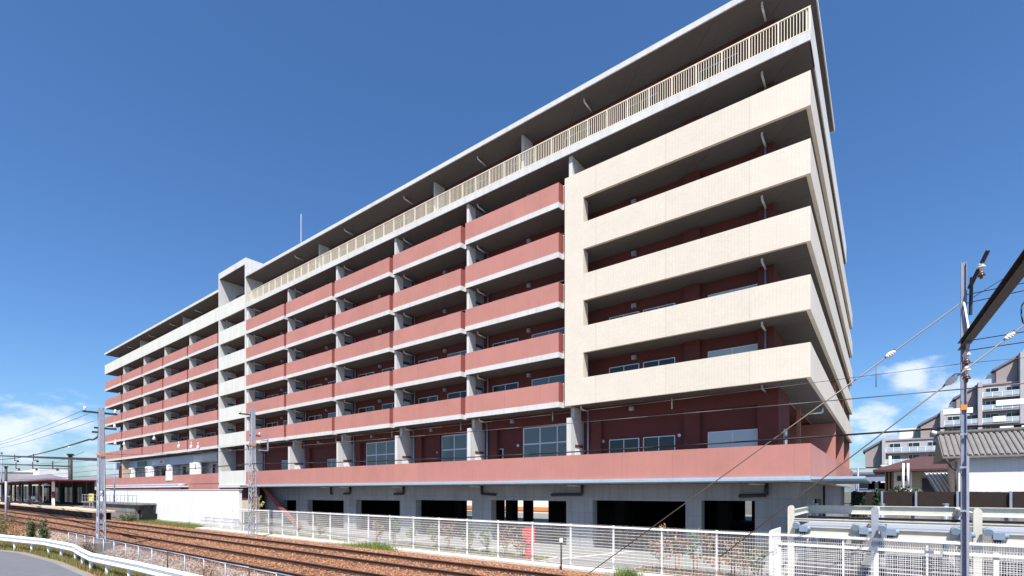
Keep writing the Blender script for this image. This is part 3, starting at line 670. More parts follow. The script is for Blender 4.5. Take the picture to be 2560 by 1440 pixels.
# ================================================================== OVERHEAD LINE MASTS
def lattice_mast(label, x, y, z0, z1, w0, w1, arms, split, zsolid):
    t = Thing('lattice_mast', label, 'railway mast', (x, y, z0), 'overhead line masts')
    q = MB(); q.box(x-0.5, x+0.5, y-0.35, y+0.35, z0-0.5, z0+0.06); t.part('footing', q, 'weathered_wall')
    hz = zsolid
    legs = MB()
    def half(z): return (w0+(w1-w0)*(z-z0)/(z1-z0))/2
    for sx in (-1, 1):
        for sy in (-1, 1):
            legs.bar((x+sx*half(z0), y+sy*half(z0), z0), (x+sx*half(z1), y+sy*half(z1), z1), 0.05, 0.05)
    t.part('leg', legs, 'galvanised')
    k = 0; z = z0+0.1
    while z < z1-0.3:
        zz = z+0.42; h0, h1 = half(z), half(zz)
        q = MB(); s = 1 if k % 2 else -1
        q.bar((x-s*h0, y-h0, z), (x+s*h1, y-h1, zz), 0.045, 0.012); q.bar((x-s*h0, y+h0, z), (x+s*h1, y+h1, zz), 0.045, 0.012)
        q.bar((x-h0, y-s*h0, z), (x-h1, y+s*h1, zz), 0.012, 0.045); q.bar((x+h0, y+s*h0, z), (x+h1, y-s*h1, zz), 0.012, 0.045)
        t.part('lacing_bar', q, 'galvanised'); z = zz; k += 1
    q = MB(); h = half(hz); h1 = half(z1)
    q.box(x-h1-0.02, x-h1*0.3, y-h1-0.045, y-h1-0.03, hz, z1); q.box(x+h1*0.3, x+h1+0.02, y-h1-0.045, y-h1-0.03, hz, z1)
    q.box(x+h1+0.03, x+h1+0.045, y-h1-0.02, y+h1+0.02, hz, z1)
    t.part('channel', q, 'galvanised')
    q = MB(); q.box(x-h-0.05, x+h+0.05, y-h-0.06, y-h-0.045, split, split+0.09); q.box(x+h+0.05, x+h+0.06, y-h, y+h, split, split+0.09); t.part('orange_band', q, 'orange_band')
    for (za, a0, a1) in arms:
        q = MB(); q.bar((x, y+a0, za), (x, y+a1, za), 0.07, 0.09); ar = t.part('cross_arm', q, 'dark_steel')
        for yy in (y+a0+0.08, y+a1-0.08):
            if abs(yy-y) < 0.4: continue
            q = MB(); q.cone((x, yy, za+0.05), (x, yy, za+0.12), 0.03, 0.07, 8); q.cone((x, yy, za+0.12), (x, yy, za+0.24), 0.07, 0.04, 8); t.part('insulator', q, 'porcelain', ar)
    return t
ax, ay = onY(253, 1350, 7.35).x, 7.35
lattice_mast('grey lattice railway mast standing between the road and the tracks', ax, ay, 0.42, 7.15, 0.30, 0.15, [(6.98, -0.72, 0.65), (6.22, -0.28, 0.62), (6.0, -0.36, 0.08)], 4.84, 3.1)
bx_, by_ = -34.9, 16.4
lattice_mast('grey lattice railway mast beside the white mesh fence left of the car park', bx_, by_, -0.02, 8.75, 0.40, 0.2, [(8.3, -0.9, 0.25), (6.9, -0.2, 0.55), (6.3, -.2, .55)], 6.2, 4.9)
# small gantry frame and bracket on the second mast
tq = Thing('switch_bracket', 'square galvanised bracket frame fixed to the mast beside the mesh fence', 'bracket', (bx_+0.2, by_, 6.4))
q = MB()
for (a, b_) in (((0,.25,6.95),(0,.95,6.95)), ((0,.95,6.95),(0,.95,5.9)), ((0,.95,5.9),(0,.3,5.9)), ((0,.5,6.6),(0,.95,6.6))): q.bar((bx_+.2, by_+a[1], a[2]), (bx_+.2, by_+b_[1], b_[2]), 0.07, 0.07)
tq.part('frame', q, 'galvanised')
# steel H pole on the right with the cross beam
hp = Thing('steel_pole', 'grey H section railway pole standing in front of the white mesh at right', 'railway pole', (1.47, 16.2, -0.2), 'overhead line masts')
PX, PY = 1.47, 16.2
q = MB(); w = 0.056
q.box(PX-w, PX+w, PY-w, PY-w+0.012, -0.25, 8.62); q.box(PX-w, PX+w, PY+w-0.012, PY+w, -0.25, 8.62); q.box(PX-0.006, PX+0.006, PY-w, PY+w, -0.25, 8.62)
# built from plates: flanges face left and right
q = MB(); q.box(PX-w, PX-w+0.014, PY-w, PY+w, -0.25, 8.6); q.box(PX+w-0.014, PX+w, PY-w, PY+w, -0.25, 8.6); q.box(PX-w+0.014, PX+w-0.014, PY-0.006, PY+0.006, -0.25, 8.6)
hp.part('h_section', q, 'pole_grey')
q = MB(); q.box(PX-w-0.004, PX+w+0.004, PY-w-0.004, PY+w+0.004, 5.02, 5.14); hp.part('orange_band', q, 'orange_band')
for z in (0.9, 2.55, 3.6, 4.4):
    q = MB(); q.box(PX-w-0.02, PX+w+0.02, PY-w-0.03, PY-w-0.005, z, z+0.05); q.cyl((PX+w*0.4, PY-w-0.09, z+0.02), (PX+w*0.4, PY-w-0.02, z+0.02), 0.02, 6); hp.part('clamp', q, 'galvanised')
q = MB(); q.box(PX+0.04, PX+0.09, PY-w-0.05, PY-w-0.01, -0.2, 3.9); hp.part('cable_duct', q, 'galvanised')
BD = Vector((0.045, -1.0, 0.0)).normalized()
b0 = Vector((PX-0.02, PY+0.15, 6.60)); b1e = b0+BD*9.0
q = MB(); q.sweep([(-0.08,-0.09),(0.08,-0.09),(0.08,-0.078),(-0.068,-0.078),(-0.068,0.078),(0.08,0.078),(0.08,0.09),(-0.08,0.09)], b0, b1e)
hp.part('cross_beam', q, 'dark_steel')
q = MB(); q.bar((PX, PY-0.05, 7.62), b0+BD*0.95+Vector((0,0,0.1)), 0.03, 0.03); hp.part('stay_rod', q, 'porcelain')
q = MB(); q.bar((PX+0.02, PY-0.06, 6.05), b0+BD*0.85+Vector((0,0,-0.12)), 0.06, 0.06); hp.part('brace', q, 'pole_grey')
q = MB(); q.bar((PX+0.1, PY+0.02, 7.95), (PX+0.38, PY-0.42, 8.62), 0.07, 0.05); q.bar((PX+0.12, PY+0.0, 7.3), (PX+0.14, PY-0.02, 8.2), 0.05, 0.05); ub = hp.part('top_bracket', q, 'dark_steel')
def disc_insulator(t, x, y, z, par, r=0.085):
    for k, mt in ((0, 'porcelain'), (1, 'porcelain_brown')):
        q = MB(); zz = z-k*0.19; q.cone((x, y, zz), (x, y, zz-0.10), r*0.35, r*0.9, 12); q.cone((x, y, zz-0.10), (x, y, zz-0.125), r, r*0.85, 12); q.cyl((x, y, zz-0.125), (x, y, zz-0.19), r*0.35, 8); t.part('insulator', q, mt, par)
disc_insulator(hp, PX+0.28, PY-0.27, 8.42, ub)
q = MB(); pp = b0+BD*0.62; q.cyl((pp.x, pp.y, 6.40), (pp.x, pp.y, 5.6), 0.02, 6); hg = hp.part('hanger', q, 'dark_steel')
disc_insulator(hp, pp.x, pp.y, 6.36, hg); disc_insulator(hp, pp.x, pp.y, 6.0, hg)

# ------------------------------------------------------------------ wires
def wire(label, pts, r, mat='wire_steel', sag=0.0, group=None, cat='overhead wire', name='overhead_wire'):
    P = []
    for a, b_ in zip(pts[:-1], pts[1:]):
        a = Vector(a); b_ = Vector(b_); n = 14 if sag else 1
        for k in range(n):
            u = k/n; p = a.lerp(b_, u); p.z -= sag*4*u*(1-u); P.append(p)
    P.append(Vector(pts[-1])); q = MB(); q.tube(P, r, 5)
    return single(name, q, mat, label, cat, group, base=tuple(pts[0]))
WG = 'overhead wires along the railway'
def dx(px, Y): return onY(px, 1000, Y).x
wire('thick black cable running level from the fence mast to the grey pole', [(-130, 16.3, 5.1), (bx_, 16.3, 4.95), (PX, 16.3, 4.62), (26, 16.3, 5.0)], 0.026, 'black_cable', 0.22, WG)
wire('dark contact wire running low in front of the beige balconies', [(-130, 14.6, 5.9), (bx_, 15.0, 5.75), (PX, 16.0, 5.50), (22, 15, 5.5)], 0.013, 'wire_steel', 0.05, WG)
wire('thin messenger wire above the contact wire near the grey pole', [(-40, 16.2, 6.4), (PX, 16.2, 6.15), (22, 16.2, 6.5)], 0.007, 'wire_steel', 0.25, WG)
a1 = onY(2190, 916, 16.2); a2 = onY(2190, 968, 16.2)
wire('short vertical dropper joining the two wires left of the grey pole', [tuple(a1), tuple(a2)], 0.010, 'wire_steel', 0, WG)
g0 = (PX-0.08, PY-0.02, 7.6); g1 = tuple(onY(1467, 1437, 16.5))
wire('long pale guy wire slanting from the top of the grey pole down to the kerb', [g0, g1], 0.017, 'guy_wire', 0, 'guy wires', 'guy wire', 'guy_wire')
h0 = tuple(onY(2640, 752, 15.0)); h1 = tuple(onY(1797, 1394, 15.6))
wire('second guy wire slanting in from the right edge across the grey pole', [h0, h1], 0.016, 'guy_wire', 0, 'guy wires', 'guy wire', 'guy_wire')
def egg(label, p, d, r=0.1):
    d = Vector(d).normalized(); p = Vector(p); q = MB()
    q.cone(p-d*r*1.3, p-d*r*0.6, r*0.35, r*0.72, 10); q.cone(p-d*r*0.6, p, r*0.72, r*0.8, 10); q.cone(p, p+d*r*0.6, r*0.8, r*0.72, 10); q.cone(p+d*r*0.6, p+d*r*1.3, r*0.72, r*0.35, 10)
    t = Thing('guy_insulator', label, 'insulator', tuple(p), 'egg insulators on the guy wires'); t.part('egg', q, 'porcelain')
    q = MB(); u = Vector((0,0,1)); q.tube([p-d*r*2, p-d*r*0.9+u*r*.85, p+d*r*.5+u*r*.9, p+d*r*2], 0.012, 5); t.part('wire_loop', q, 'wire_steel')
v0 = Vector(g0); v1 = Vector(g1); w0 = Vector(h0); w1 = Vector(h1)
def along(a, b_, px):
    lo, hi = 0.0, 1.0
    for _ in range(40):
        mid = (lo+hi)/2; p = a.lerp(b_, mid); r_ = p.x*0.7967+p.y*0.6044; f_ = -p.x*0.6044+p.y*0.7967
        if CX+F*r_/f_ > px: lo = mid
        else: hi = mid
    return a.lerp(b_, (lo+hi)/2)
egg('white egg insulator on the guy wire against the cloud', along(v0, v1, 2226), v1-v0, 0.09)
egg('white egg insulator on the second guy wire left of the grey pole', along(w0, w1, 2378), w1-w0, 0.10)
egg('white egg insulator on the second guy wire right of the grey pole', along(w0, w1, 2524), w1-w0, 0.075)
for k, (ya, yb, lab) in enumerate(((737, 708, 'uppermost rusty span wire leaving the grey pole to the right'), (758, 727, 'span wire from the guy joint crossing the dark beam'), (853, 830, 'twin span wire passing behind the egg insulator'), (877, 856, 'lowest span wire leaving the foot of the dark beam'))):
    wire(lab, [tuple(onY(2415, ya, 16.1)), tuple(onY(2700, 2*yb-ya+8 if False else ya+(yb-ya)*2, 14.5))], 0.011, 'rail_rust', 0, 'span wires at the grey pole')
wire('thin stay wire rising to the right edge beside the dark beam', [tuple(onY(2430, 745, 16.1)), tuple(onY(2600, 640, 15))], 0.008, 'wire_steel', 0, 'span wires at the grey pole')
q = MB(); P = [onY(2562, 752, 13), onY(2554, 765, 13), onY(2553, 785, 13), onY(2557, 805, 13), onY(2566, 815, 13)]; q.tube(P, 0.012, 6)
single('cable_loop', q, 'black_cable', 'black cable loop hanging at the right edge under the dark beam', 'cable', base=tuple(P[0]))
# wires at the left
lw = [((205, 1027), (-20, 1110), 'upper thin feeder wire rising from the horizon to the left mast arm'), ((222, 1034), (-20, 1116), 'second thin feeder wire below the left mast arm'), ((236, 1052), (-20, 1124), 'third thin feeder wire sloping down behind the left mast')]
for (p, e, lab) in lw:
    wire(lab, [tuple(onY(*p, 7.4)), tuple(onY(*e, 9.0))], 0.012, 'wire_steel', 0.15, WG)
wire('thick dark feeder cable sagging from the left mast down to the station gantry', [tuple(onY(248, 1088, 7.35)), tuple(onY(224, 1098, 8)), tuple(onY(60, 1142, 12)), tuple(onY(-30, 1150, 13))], 0.05, 'wire_steel', 0.1, WG)
for k, (p, e, lab) in enumerate((((244, 1135), (640, 1120), 'thin wire crossing the shop signs between the lattice masts'), ((244, 1172), (640, 1160), 'wire below it between the two lattice masts'))):
    wire(lab, [tuple(onY(*p, 7.6)), tuple(onY(*e, 16.2))], 0.012, 'wire_steel', 0.15, WG)
for k, (p, e, lab) in enumerate((((244, 1175), (120, 1186), 'contact wire over the far track above the station roof'), ((244, 1150), (-20, 1165), 'contact wire over the near track left of the lattice mast'), ((210, 1130), (110, 1165), 'short pull-off wire left of the lattice mast'))):
    wire(lab, [tuple(onY(*p, 10+k)), tuple(onY(*e, 12+k))], 0.014, 'wire_steel', 0.05, WG)
for k, (p, e, lab) in enumerate((((262, 1165), (2000, 1048+8), 'overhead contact wire in front of the red balconies'),)):
    pass
# small insulators hanging before the left facade
for k, (px, py, lab) in enumerate(((288, 1109, 'left'), (310, 1111, 'right'), (385, 1097, 'bell'), (447, 1117, 'far left'), (478, 1118, 'middle'), (495, 1120, 'far right'))):
    p = onY(px, py, 15.2); q = MB(); q.cone((p.x, p.y, p.z+0.18), (p.x, p.y, p.z-0.02), 0.05, 0.14, 8); q.cone((p.x, p.y, p.z-0.02), (p.x, p.y, p.z-0.08), 0.14, 0.10, 8)
    q.cyl((p.x, p.y, p.z+0.15), (p.x, p.y, p.z+0.42), 0.02, 5)
    single('line_insulator', q, 'porcelain', 'small white line insulator before the left balconies, '+('first', 'second', 'third', 'fourth', 'fifth', 'last')[k]+' from the left', 'insulator', 'line insulators before the left balconies', base=tuple(p))

# station gantries and poles, far left
for (pa, pb, yy, lab) in (((-40, 1138), (246, 1149), (40.0, 7.6), 'long thin gantry beam reaching the near lattice mast'), ((-40, 1159), (176, 1166), (30.0, 14), 'lower gantry beam reaching the dark station pole')):
    q = MB(); a = onY(*pa, 14.0); b_ = onY(*pb, yy[1]); q.bar(tuple(a), tuple(b_), 0.14, 0.16)
    single('gantry_beam', q, 'dark_steel', lab, 'gantry beam', 'station gantry beams', base=tuple(a))
for (px, y0, y1, Y, w, lab) in ((176, 1134, 1200, 20.0, 0.55, 'dark station pole rising behind the platform roof'), (4, 1130, 1300, 16.0, 0.22, 'thin grey pole at the far left edge'), (15, 1165, 1210, 21.0, 0.5, 'short dark post behind the left platform roof')):
    p = onY(px, y0, Y); q = MB(); q.cyl((p.x, Y, LOT), (p.x, Y, p.z), w/2, 8); q.box(p.x-w*.7, p.x+w*.7, Y-w*.7, Y+w*.7, p.z-0.3, p.z-0.05)
    single('station_pole', q, 'dark_steel' if w > .3 else 'pole_grey', lab, 'pole', base=(p.x, Y, LOT))
for k, (px, py) in enumerate(((37, 1152), (84, 1152), (40, 1172), (82, 1172), (132, 1172))):
    Y = 15.0; p = onY(px, py, Y); q = MB(); q.bar((p.x, Y, p.z), (p.x+2.6, Y, p.z), 0.08, 0.08); q.bar((p.x, Y, p.z), (p.x, Y, p.z+1.0), 0.1, 0.1); q.cone((p.x+2.5, Y, p.z), (p.x+2.5, Y, p.z-.3), .1, .16, 6)
    single('pull_off_arm', q, 'dark_steel', 'small dark pull-off arm over the station roof, '+('left one of the upper pair', 'right one of the upper pair', 'leftmost of the lower three', 'middle of the lower three', 'rightmost of the lower three')[k], 'bracket', 'pull-off arms above the station', base=tuple(p))
# signal pole with two round discs
sx = onY(15, 1300, 7.3).x
sg = Thing('signal_post', 'thin pale post with two dark round discs at the left edge', 'signal', (sx, 7.3, 0.2))
q = MB(); q.cyl((sx, 7.3, 0.0), (sx, 7.3, 3.85), 0.075, 8); sg.part('post', q, 'galvanised')
for z in (3.12, 2.08):
    q = MB(); q.cyl((sx+0.05, 7.42, z), (sx+0.05, 7.5, z), 0.46, 18); dk = sg.part('disc', q, 'signal_black'); q = MB(); q.box(sx-0.4, sx+0.2, 7.36, 7.42, z+0.44, z+0.5); sg.part('hood', q, 'signal_black', dk)

# ================================================================== STATION
st = Thing('station_platform', 'raised station platform with pale edge and bracket supports at far left', 'platform', (-100, 16.5, LOT))
q = MB(); q.prism([(-230, 13.95), (-62, 13.95), (-62, 15.6), (-83, 15.7), (-83, 19.2), (-230, 19.2)], 0.92, 1.12); st.part('deck', q, 'platform_edge')
q = MB(); q.box(-230, -61.9, 13.85, 14.1, 0.95, 1.14); st.part('edge_stones', q, 'platform_edge')
q = MB(); q.box(-230, -63, 15.3, 15.5, LOT, 0.92); st.part('back_wall', q, 'dark_interior')
for k in range(22):
    x = -63.5-2.9*k; q = MB(); q._add([(x,14.1,0.92),(x,15.3,0.92),(x,15.3,-0.2),(x,14.9,-0.2),(x-.16,14.1,0.92),(x-.16,15.3,0.92),(x-.16,15.3,-0.2),(x-.16,14.9,-0.2)], [(0,1,2,3),(7,6,5,4),(0,3,7,4),(3,2,6,7),(2,1,5,6),(1,0,4,5)]); st.part('bracket', q, 'weathered_wall')
q = MB(); q.box(-62.6, -61.5, 13.9, 14.6, -0.1, 0.9); st.part('end_ladder', q, 'rail_rust')
sh = Thing('station_shelter', 'platform shelter with flat dark roof and red fascia at far left', 'shelter', (-105, 16.3, 1.12))
q = MB(); q.box(-140, -82.5, 13.9, 18.9, 4.36, 4.52); rf = sh.part('roof', q, 'station_red')
q = MB(); q.box(-139.9, -82.6, 14.0, 18.8, 4.28, 4.355); sh.part('ceiling', q, 'dark_interior', rf)
for k in range(8):
    x = -84.5-7.2*k
    for y in (14.9, 18.3):
        q = MB(); q.box(x-.13, x+.13, y-.13, y+.13, 1.12, 4.3); sh.part('post', q, 'white_paint' if k == 0 and y < 15 else 'dark_steel')
q = MB(); q.box(-84.66, -84.34, 14.74, 15.06, 2.2, 3.0); sh.part('post_sleeve', q, 'station_red')
q = MB(); q.box(-112, -83, 18.55, 18.7, 1.12, 4.28); sh.part('back_wall', q, 'dark_interior')
for k in range(9):
    x = -88-2.6*k
    q = MB(); q.box(x-2.2, x, 18.45, 18.54, 1.5, 3.6); sh.part('window_panel', q, 'glass')
for k in range(10):
    x = -113-2.6*k; q = MB(); q.box(x-2.3, x, 18.5, 18.6, 1.3, 4.0); sh.part('window_panel', q, 'curtain_glass' if k > 2 else 'glass')
q = MB(); q.cone((-86.5, 14.6, 4.1), (-86.5, 14.6, 3.75), 0.12, 0.55, 10); sh.part('pendant_lamp', q, 'white_paint')
q = MB(); q.box(-118, -113.5, 17.2, 17.8, 1.55, 1.65); q.box(-118, -113.5, 17.75, 17.85, 1.65, 2.2)
for x in (-117.6, -113.9): q.box(x, x+.15, 17.25, 17.7, 1.12, 1.55)
single('platform_bench', q, 'white_paint', 'long bench standing under the platform shelter', 'bench', base=(-116, 17.5, 1.12))
# low passage block with railing in front of the white wall
pb_ = Thing('passage_block', 'weathered concrete passage block with thin railing before the white wall', 'concrete block', (-60, 17, LOT))
q = MB(); q.box(-82, -62.2, 17.3, 18.8, LOT, 1.62); pb_.part('block', q, 'weathered_wall')
q = MB(); q.box(-82, -61.2, 17.1, 18.85, 1.62, 1.80); pb_.part('slab', q, 'weathered_wall')
q = MB(); q.box(-62.15, -60.9, 17.6, 18.7, LOT, 1.1); pb_.part('dark_door', q, 'dark_interior')
q = MB(); q.bar((-82, 17.2, 2.62), (-61.4, 17.2, 2.62), 0.06, 0.06); q.bar((-82, 17.2, 2.2), (-61.4, 17.2, 2.2), 0.03, 0.03)
pb_.part('handrail', q, 'galvanised')
for k in range(17):
    x = -81.9+1.28*k; q = MB(); q.box(x-.025, x+.025, 17.18, 17.22, 1.8, 2.60); pb_.part('railing_post', q, 'galvanised')
q = MB(); p = onY(286, 1150, 17.4); q.cyl((p.x, 17.4, 1.8), (p.x, 17.4, 6.2), 0.07, 8)
single('lamp_post', q, 'pole_grey', 'thin grey post standing on the passage block before the shops', 'post', base=(p.x, 17.4, 1.8))
q = MB(); q.box(-76.2, -74.6, 16.6, 16.7, 1.9, 2.75); yt = Thing('warning_sign', 'yellow notice board at the end of the platform', 'sign', (-75.4, 16.6, 1.1)); yt.part('board', q, 'sign_yellow'); q = MB(); q.box(-76.0, -74.8, 16.57, 16.595, 2.4, 2.62); yt.part('blue_strip', q, 'motor_blue'); q = MB(); q.box(-76.1, -76.0, 16.62, 16.7, 1.1, 1.9); q.box(-74.8, -74.7, 16.62, 16.7, 1.1, 1.9); yt.part('legs', q, 'galvanised')

# far left town
def simple_building(name, label, cat, px0, px1, ytop, Y, depth, wall, roofkind, roofmat, wins, base_z=-0.3):
    a = onY(px0, ytop, Y); b_ = onY(px1, ytop, Y); z = (a.z+b_.z)/2
    t = Thing(name, label, cat, ((a.x+b_.x)/2, Y, base_z))
    q = MB()
    if roofkind == 'flat':
        q.box(a.x, b_.x, Y, Y+depth, base_z, z); t.part('wall', q, wall); q = MB(); q.box(a.x-.2, b_.x+.2, Y-.2, Y+depth+.2, z, z+0.35); t.part('roof', q, roofmat)
    else:
        e = z-(z-base_z)*0.28; q.box(a.x, b_.x, Y, Y+depth, base_z, e); t.part('wall', q, wall)
        q = MB(); ov = 0.7; y0, y1, ym = Y-ov, Y+depth+ov, Y+depth/2; x0, x1 = a.x-ov, b_.x+ov; ins = (b_.x-a.x)*0.22
        q._add([(x0,y0,e),(x1,y0,e),(x1,y1,e),(x0,y1,e),(x0+ins,ym,z),(x1-ins,ym,z)], [(0,1,5,4),(2,3,4,5),(1,2,5),(3,0,4),(3,2,1,0)]); t.part('roof', q, roofmat)
    for (u, v, wu, hv) in wins:
        x = a.x+(b_.x-a.x)*u; zz = base_z+(z-base_z)*v
        q = MB(); q.box(x, x+wu, Y-0.12, Y-0.01, zz, zz+hv); w_ = t.part('window', q, 'aluminium'); q = MB(); q.box(x+.12, x+wu-.12, Y-.16, Y-.125, zz+.12, zz+hv-.12); t.part('pane', q, 'glass', w_)
    return t
simple_building('white_building', 'flat roofed white building behind the station roof', 'building', 5, 98, 1176, 60, 14, 'house_white', 'flat', 'pale_concrete', [(0.1, 0.62, 12, 2.2), (0.5, 0.62, 10, 2.2)])
simple_building('tiled_house', 'house with dark hipped roof before the white building', 'house', 28, 95, 1186, 40, 10, 'house_cream', 'hip', 'apartment_roof', [])
simple_building('tiled_house', 'grey roofed house seen over the right of the platform roof', 'house', 165, 240, 1189, 45, 12, 'house_cream', 'hip', 'apartment_roof', [])
simple_building('grey_block', 'low grey block far left beyond the tracks', 'building', -60, 8, 1186, 48, 12, 'apartment_wall', 'flat', 'apartment_roof', [(0.3, 0.6, 8, 2)])

# ================================================================== PARKING MACHINE (right)
pk = Thing('parking_machine', 'ivory steel puzzle parking machine with blue motors behind the white mesh', 'parking machine', (0, 23, LOT))
pxs = [-2.80, -0.34, 2.17, 4.65, 7.1]
def ibeam(a, b_, h, w): 
    return MB().sweep([(-w/2,-h/2),(w/2,-h/2),(w/2,-h/2+.02),(.015,-h/2+.03),(.015,h/2-.03),(w/2,h/2-.02),(w/2,h/2),(-w/2,h/2),(-w/2,h/2-.02),(-.015,h/2-.03),(-.015,-h/2+.03),(-w/2,-h/2+.02)], a, b_)
for i, x in enumerate(pxs):
    q = MB(); q.box(x-0.10, x+0.10, 20.42, 20.60, LOT, 2.44); q.cyl((x, 20.426, 2.44), (x, 20.594, 2.44), 0.097, 14); pk.part('front_post', q, 'ivory_paint' if i != 1 else 'galvanised')
    q = MB(); q.box(x-0.08, x+0.08, 25.6, 25.8, LOT, 2.40); pk.part('rear_post', q, 'ivory_paint')
    pk.part('cross_beam', ibeam((x, 20.6, 2.25), (x, 25.6, 2.25), 0.24, 0.12), 'ivory_paint')
q = ibeam((pxs[0]-.1, 25.75, 2.25), (pxs[-1], 25.75, 2.25), 0.36, 0.2); pk.part('rear_beam', q, 'ivory_paint')
q = ibeam((pxs[0], 20.5, 2.02), (pxs[-1], 20.5, 2.02), 0.10, 0.14); pk.part('front_beam', q, 'ivory_paint')
q = ibeam((pxs[0], 25.2, 1.92), (pxs[-1], 25.2, 1.92), 0.10, 0.12); pk.part('rear_rail', q, 'dark_steel')
for i in range(4):
    x0, x1 = pxs[i]+0.32, pxs[i+1]-0.22
    plt = ibeam((x0, 20.35, 1.66), (x1, 20.35, 1.66), 0.28, 0.16); po = pk.part('platform_beam', plt, 'ivory_paint')
    q = MB(); q.box(x0, x1, 20.3, 25.4, 1.80, 1.83); pk.part('platform_deck', q, 'galvanised', po)
    q = MB(); q.box(x0, x1, 20.26, 20.34, 1.47, 1.515); pk.part('lip', q, 'white_paint', po)
    for xx in (x0-0.12, x1-0.30):
        q = MB(); q.cyl((xx, 20.34, 1.86), (xx, 20.14, 1.82), 0.115, 12); q.cyl((xx+.20, 20.25, 1.72), (xx+.44, 20.25, 1.74), 0.09, 10); q.box(xx+.10, xx+.36, 20.16, 20.4, 1.62, 1.82); mo = pk.part('motor', q, 'motor_blue')
        q = MB(); q.cyl((xx+.2, 20.22, 1.56), (xx+.2, 20.32, 1.56), 0.09, 10); pk.part('wheel', q, 'signal_black', mo)
q = MB(); q.box(-2.7, 7.1, 18.9, 26, LOT+0.006, LOT+0.05); pk.part('dark_base_sheet', q, 'dark_interior')  # flat sheet on the paving, shadow under the machine put into its colour
for (x, r_) in ((-1.7, 0), (0.9, 0), (3.4, 0)):
    q = MB(); q.box(x-.95, x+.9, 20.5, 25.4, 0.25, 0.5); pk.part('lower_platform', q, 'dark_steel')
q = MB(); q.tube([(4.6, 20.3, 1.9), (4.6, 20.3, 2.35)], 0.02); 
for k in range(3): q.cone((4.35+.16*k, 25.6, 2.45), (4.35+.16*k, 25.6, 2.56), 0.05, 0.06, 8)
pk.part('cable_clamps', q, 'white_paint')
# small bollards and posts by the side wall
for k, (px, py0, py1, lab) in enumerate(((2032, 1250, 1275, 'taller white marker post beside the grey side wall'), (2040, 1258, 1275, 'short white marker post beside the grey side wall'))):
    p = onY(px, py0, 28.5); q = MB(); q.cyl((p.x, 28.5, LOT), (p.x, 28.5, p.z), 0.06 if k == 0 else .10, 8); single('marker_post', q, 'white_paint', lab, 'post', base=(p.x, 28.5, LOT))
for k, px in enumerate((2205, 2364)):
    p = onY(px, 1262, 31); q = MB(); q.cyl((p.x, 31, LOT), (p.x, 31, p.z), 0.11, 10); q.cyl((p.x, 31, p.z), (p.x, 31, p.z+.05), 0.13, 10); single('bollard', q, 'motor_blue', ('pale blue post top left' if k == 0 else 'pale blue post top right')+' above the parking machine beam', 'bollard', 'pale posts behind the parking machine', base=(p.x, 31, LOT))

# ================================================================== RIGHT BACKGROUND
# board fence on a low wall
bf = Thing('board_fence', 'dark brown vertical board fence on a low wall at right', 'fence', (15, 36, LOT))
xa, xb = onY(2128, 1230, 36).x, 40.0
q = MB(); q.box(xa, xb, 36.05, 36.4, LOT, 1.95); bf.part('base_wall', q, 'weathered_wall')
bme_ = mesh_from('board', MB().box(-0.0735, 0.0735, -0.012, 0.012, 0, 1.12), 'wood_dark')
n = int((xb-xa)/0.15)
for k in range(min(n, 299)):
    bf.share('board', bme_, (xa+0.07+0.15*k-15, -0.02+random.uniform(-.008, .008), 1.9-LOT+random.uniform(-.015, .015)))
q = MB(); q.box(xa, xb, 36.02, 36.05, 2.0, 2.98); bf.part('backing', q, 'wood_dark')
for px in (2205, 2290, 2394, 2527):
    p = onY(px, 1250, 35.85); q = MB(); q.box(p.x-.05, p.x+.05, 35.82, 35.9, 1.5, 3.05); bf.part('post', q, 'pole_grey')
# cypresses
def leaf_cloud(n, fn, size, seed, flat=0.5):
    r = np.random.default_rng(seed); P = fn(r, n)
    d1 = r.normal(size=(n,3)); d1 /= np.linalg.norm(d1, axis=1, keepdims=True); d2 = r.normal(size=(n,3)); d2 -= (d2*d1).sum(1, keepdims=True)*d1; d2 /= np.linalg.norm(d2, axis=1, keepdims=True)
    s = size*(0.6+0.8*r.random((n,1))); q = MB()
    A = P-d1*s; Bq = P+d2*s*flat; C_ = P+d1*s; D_ = P-d2*s*flat
    V = np.stack([A,Bq,C_,D_],1).reshape(-1,3); q.v = [tuple(v) for v in V.tolist()]; q.f = [(4*i,4*i+1,4*i+2,4*i+3) for i in range(n)]; q.sm = [False]*n
    return q
def cypress(label, px, Y, h, rad, seed):
    p = onY(px, 1240, Y); x = p.x; t = Thing('cypress_tree', label, 'tree', (x, Y, LOT), 'young cypresses before the board fence')
    def fn(r, n):
        u = r.random(n)**0.8; a = r.random(n)*6.28; rr = rad*np.sqrt(r.random(n))*(np.sin(np.pi*np.clip(0.08+0.88*u, 0, 1))**0.7)*(1+0.25*np.sin(5*a+9*u))
        return np.stack([x+rr*np.cos(a), Y+rr*np.sin(a), LOT+0.25+u*h], 1)
    q = leaf_cloud(1500, fn, 0.065, seed, 0.45); t.part('foliage', q, 'leaf_dark'); q = MB(); q.cone((x, Y, LOT), (x, Y, LOT+h*0.7), 0.07, 0.02, 6); t.part('trunk', q, 'bark')
cypress('young cypress leftmost of three by the grey car park wall', 2137, 33.0, 3.05, 0.27, 11)
cypress('young cypress in the middle of three by the board fence', 2153, 33.3, 2.95, 0.27, 12)
cypress('young cypress standing apart right of the other two', 2190, 33.0, 3.0, 0.25, 13)
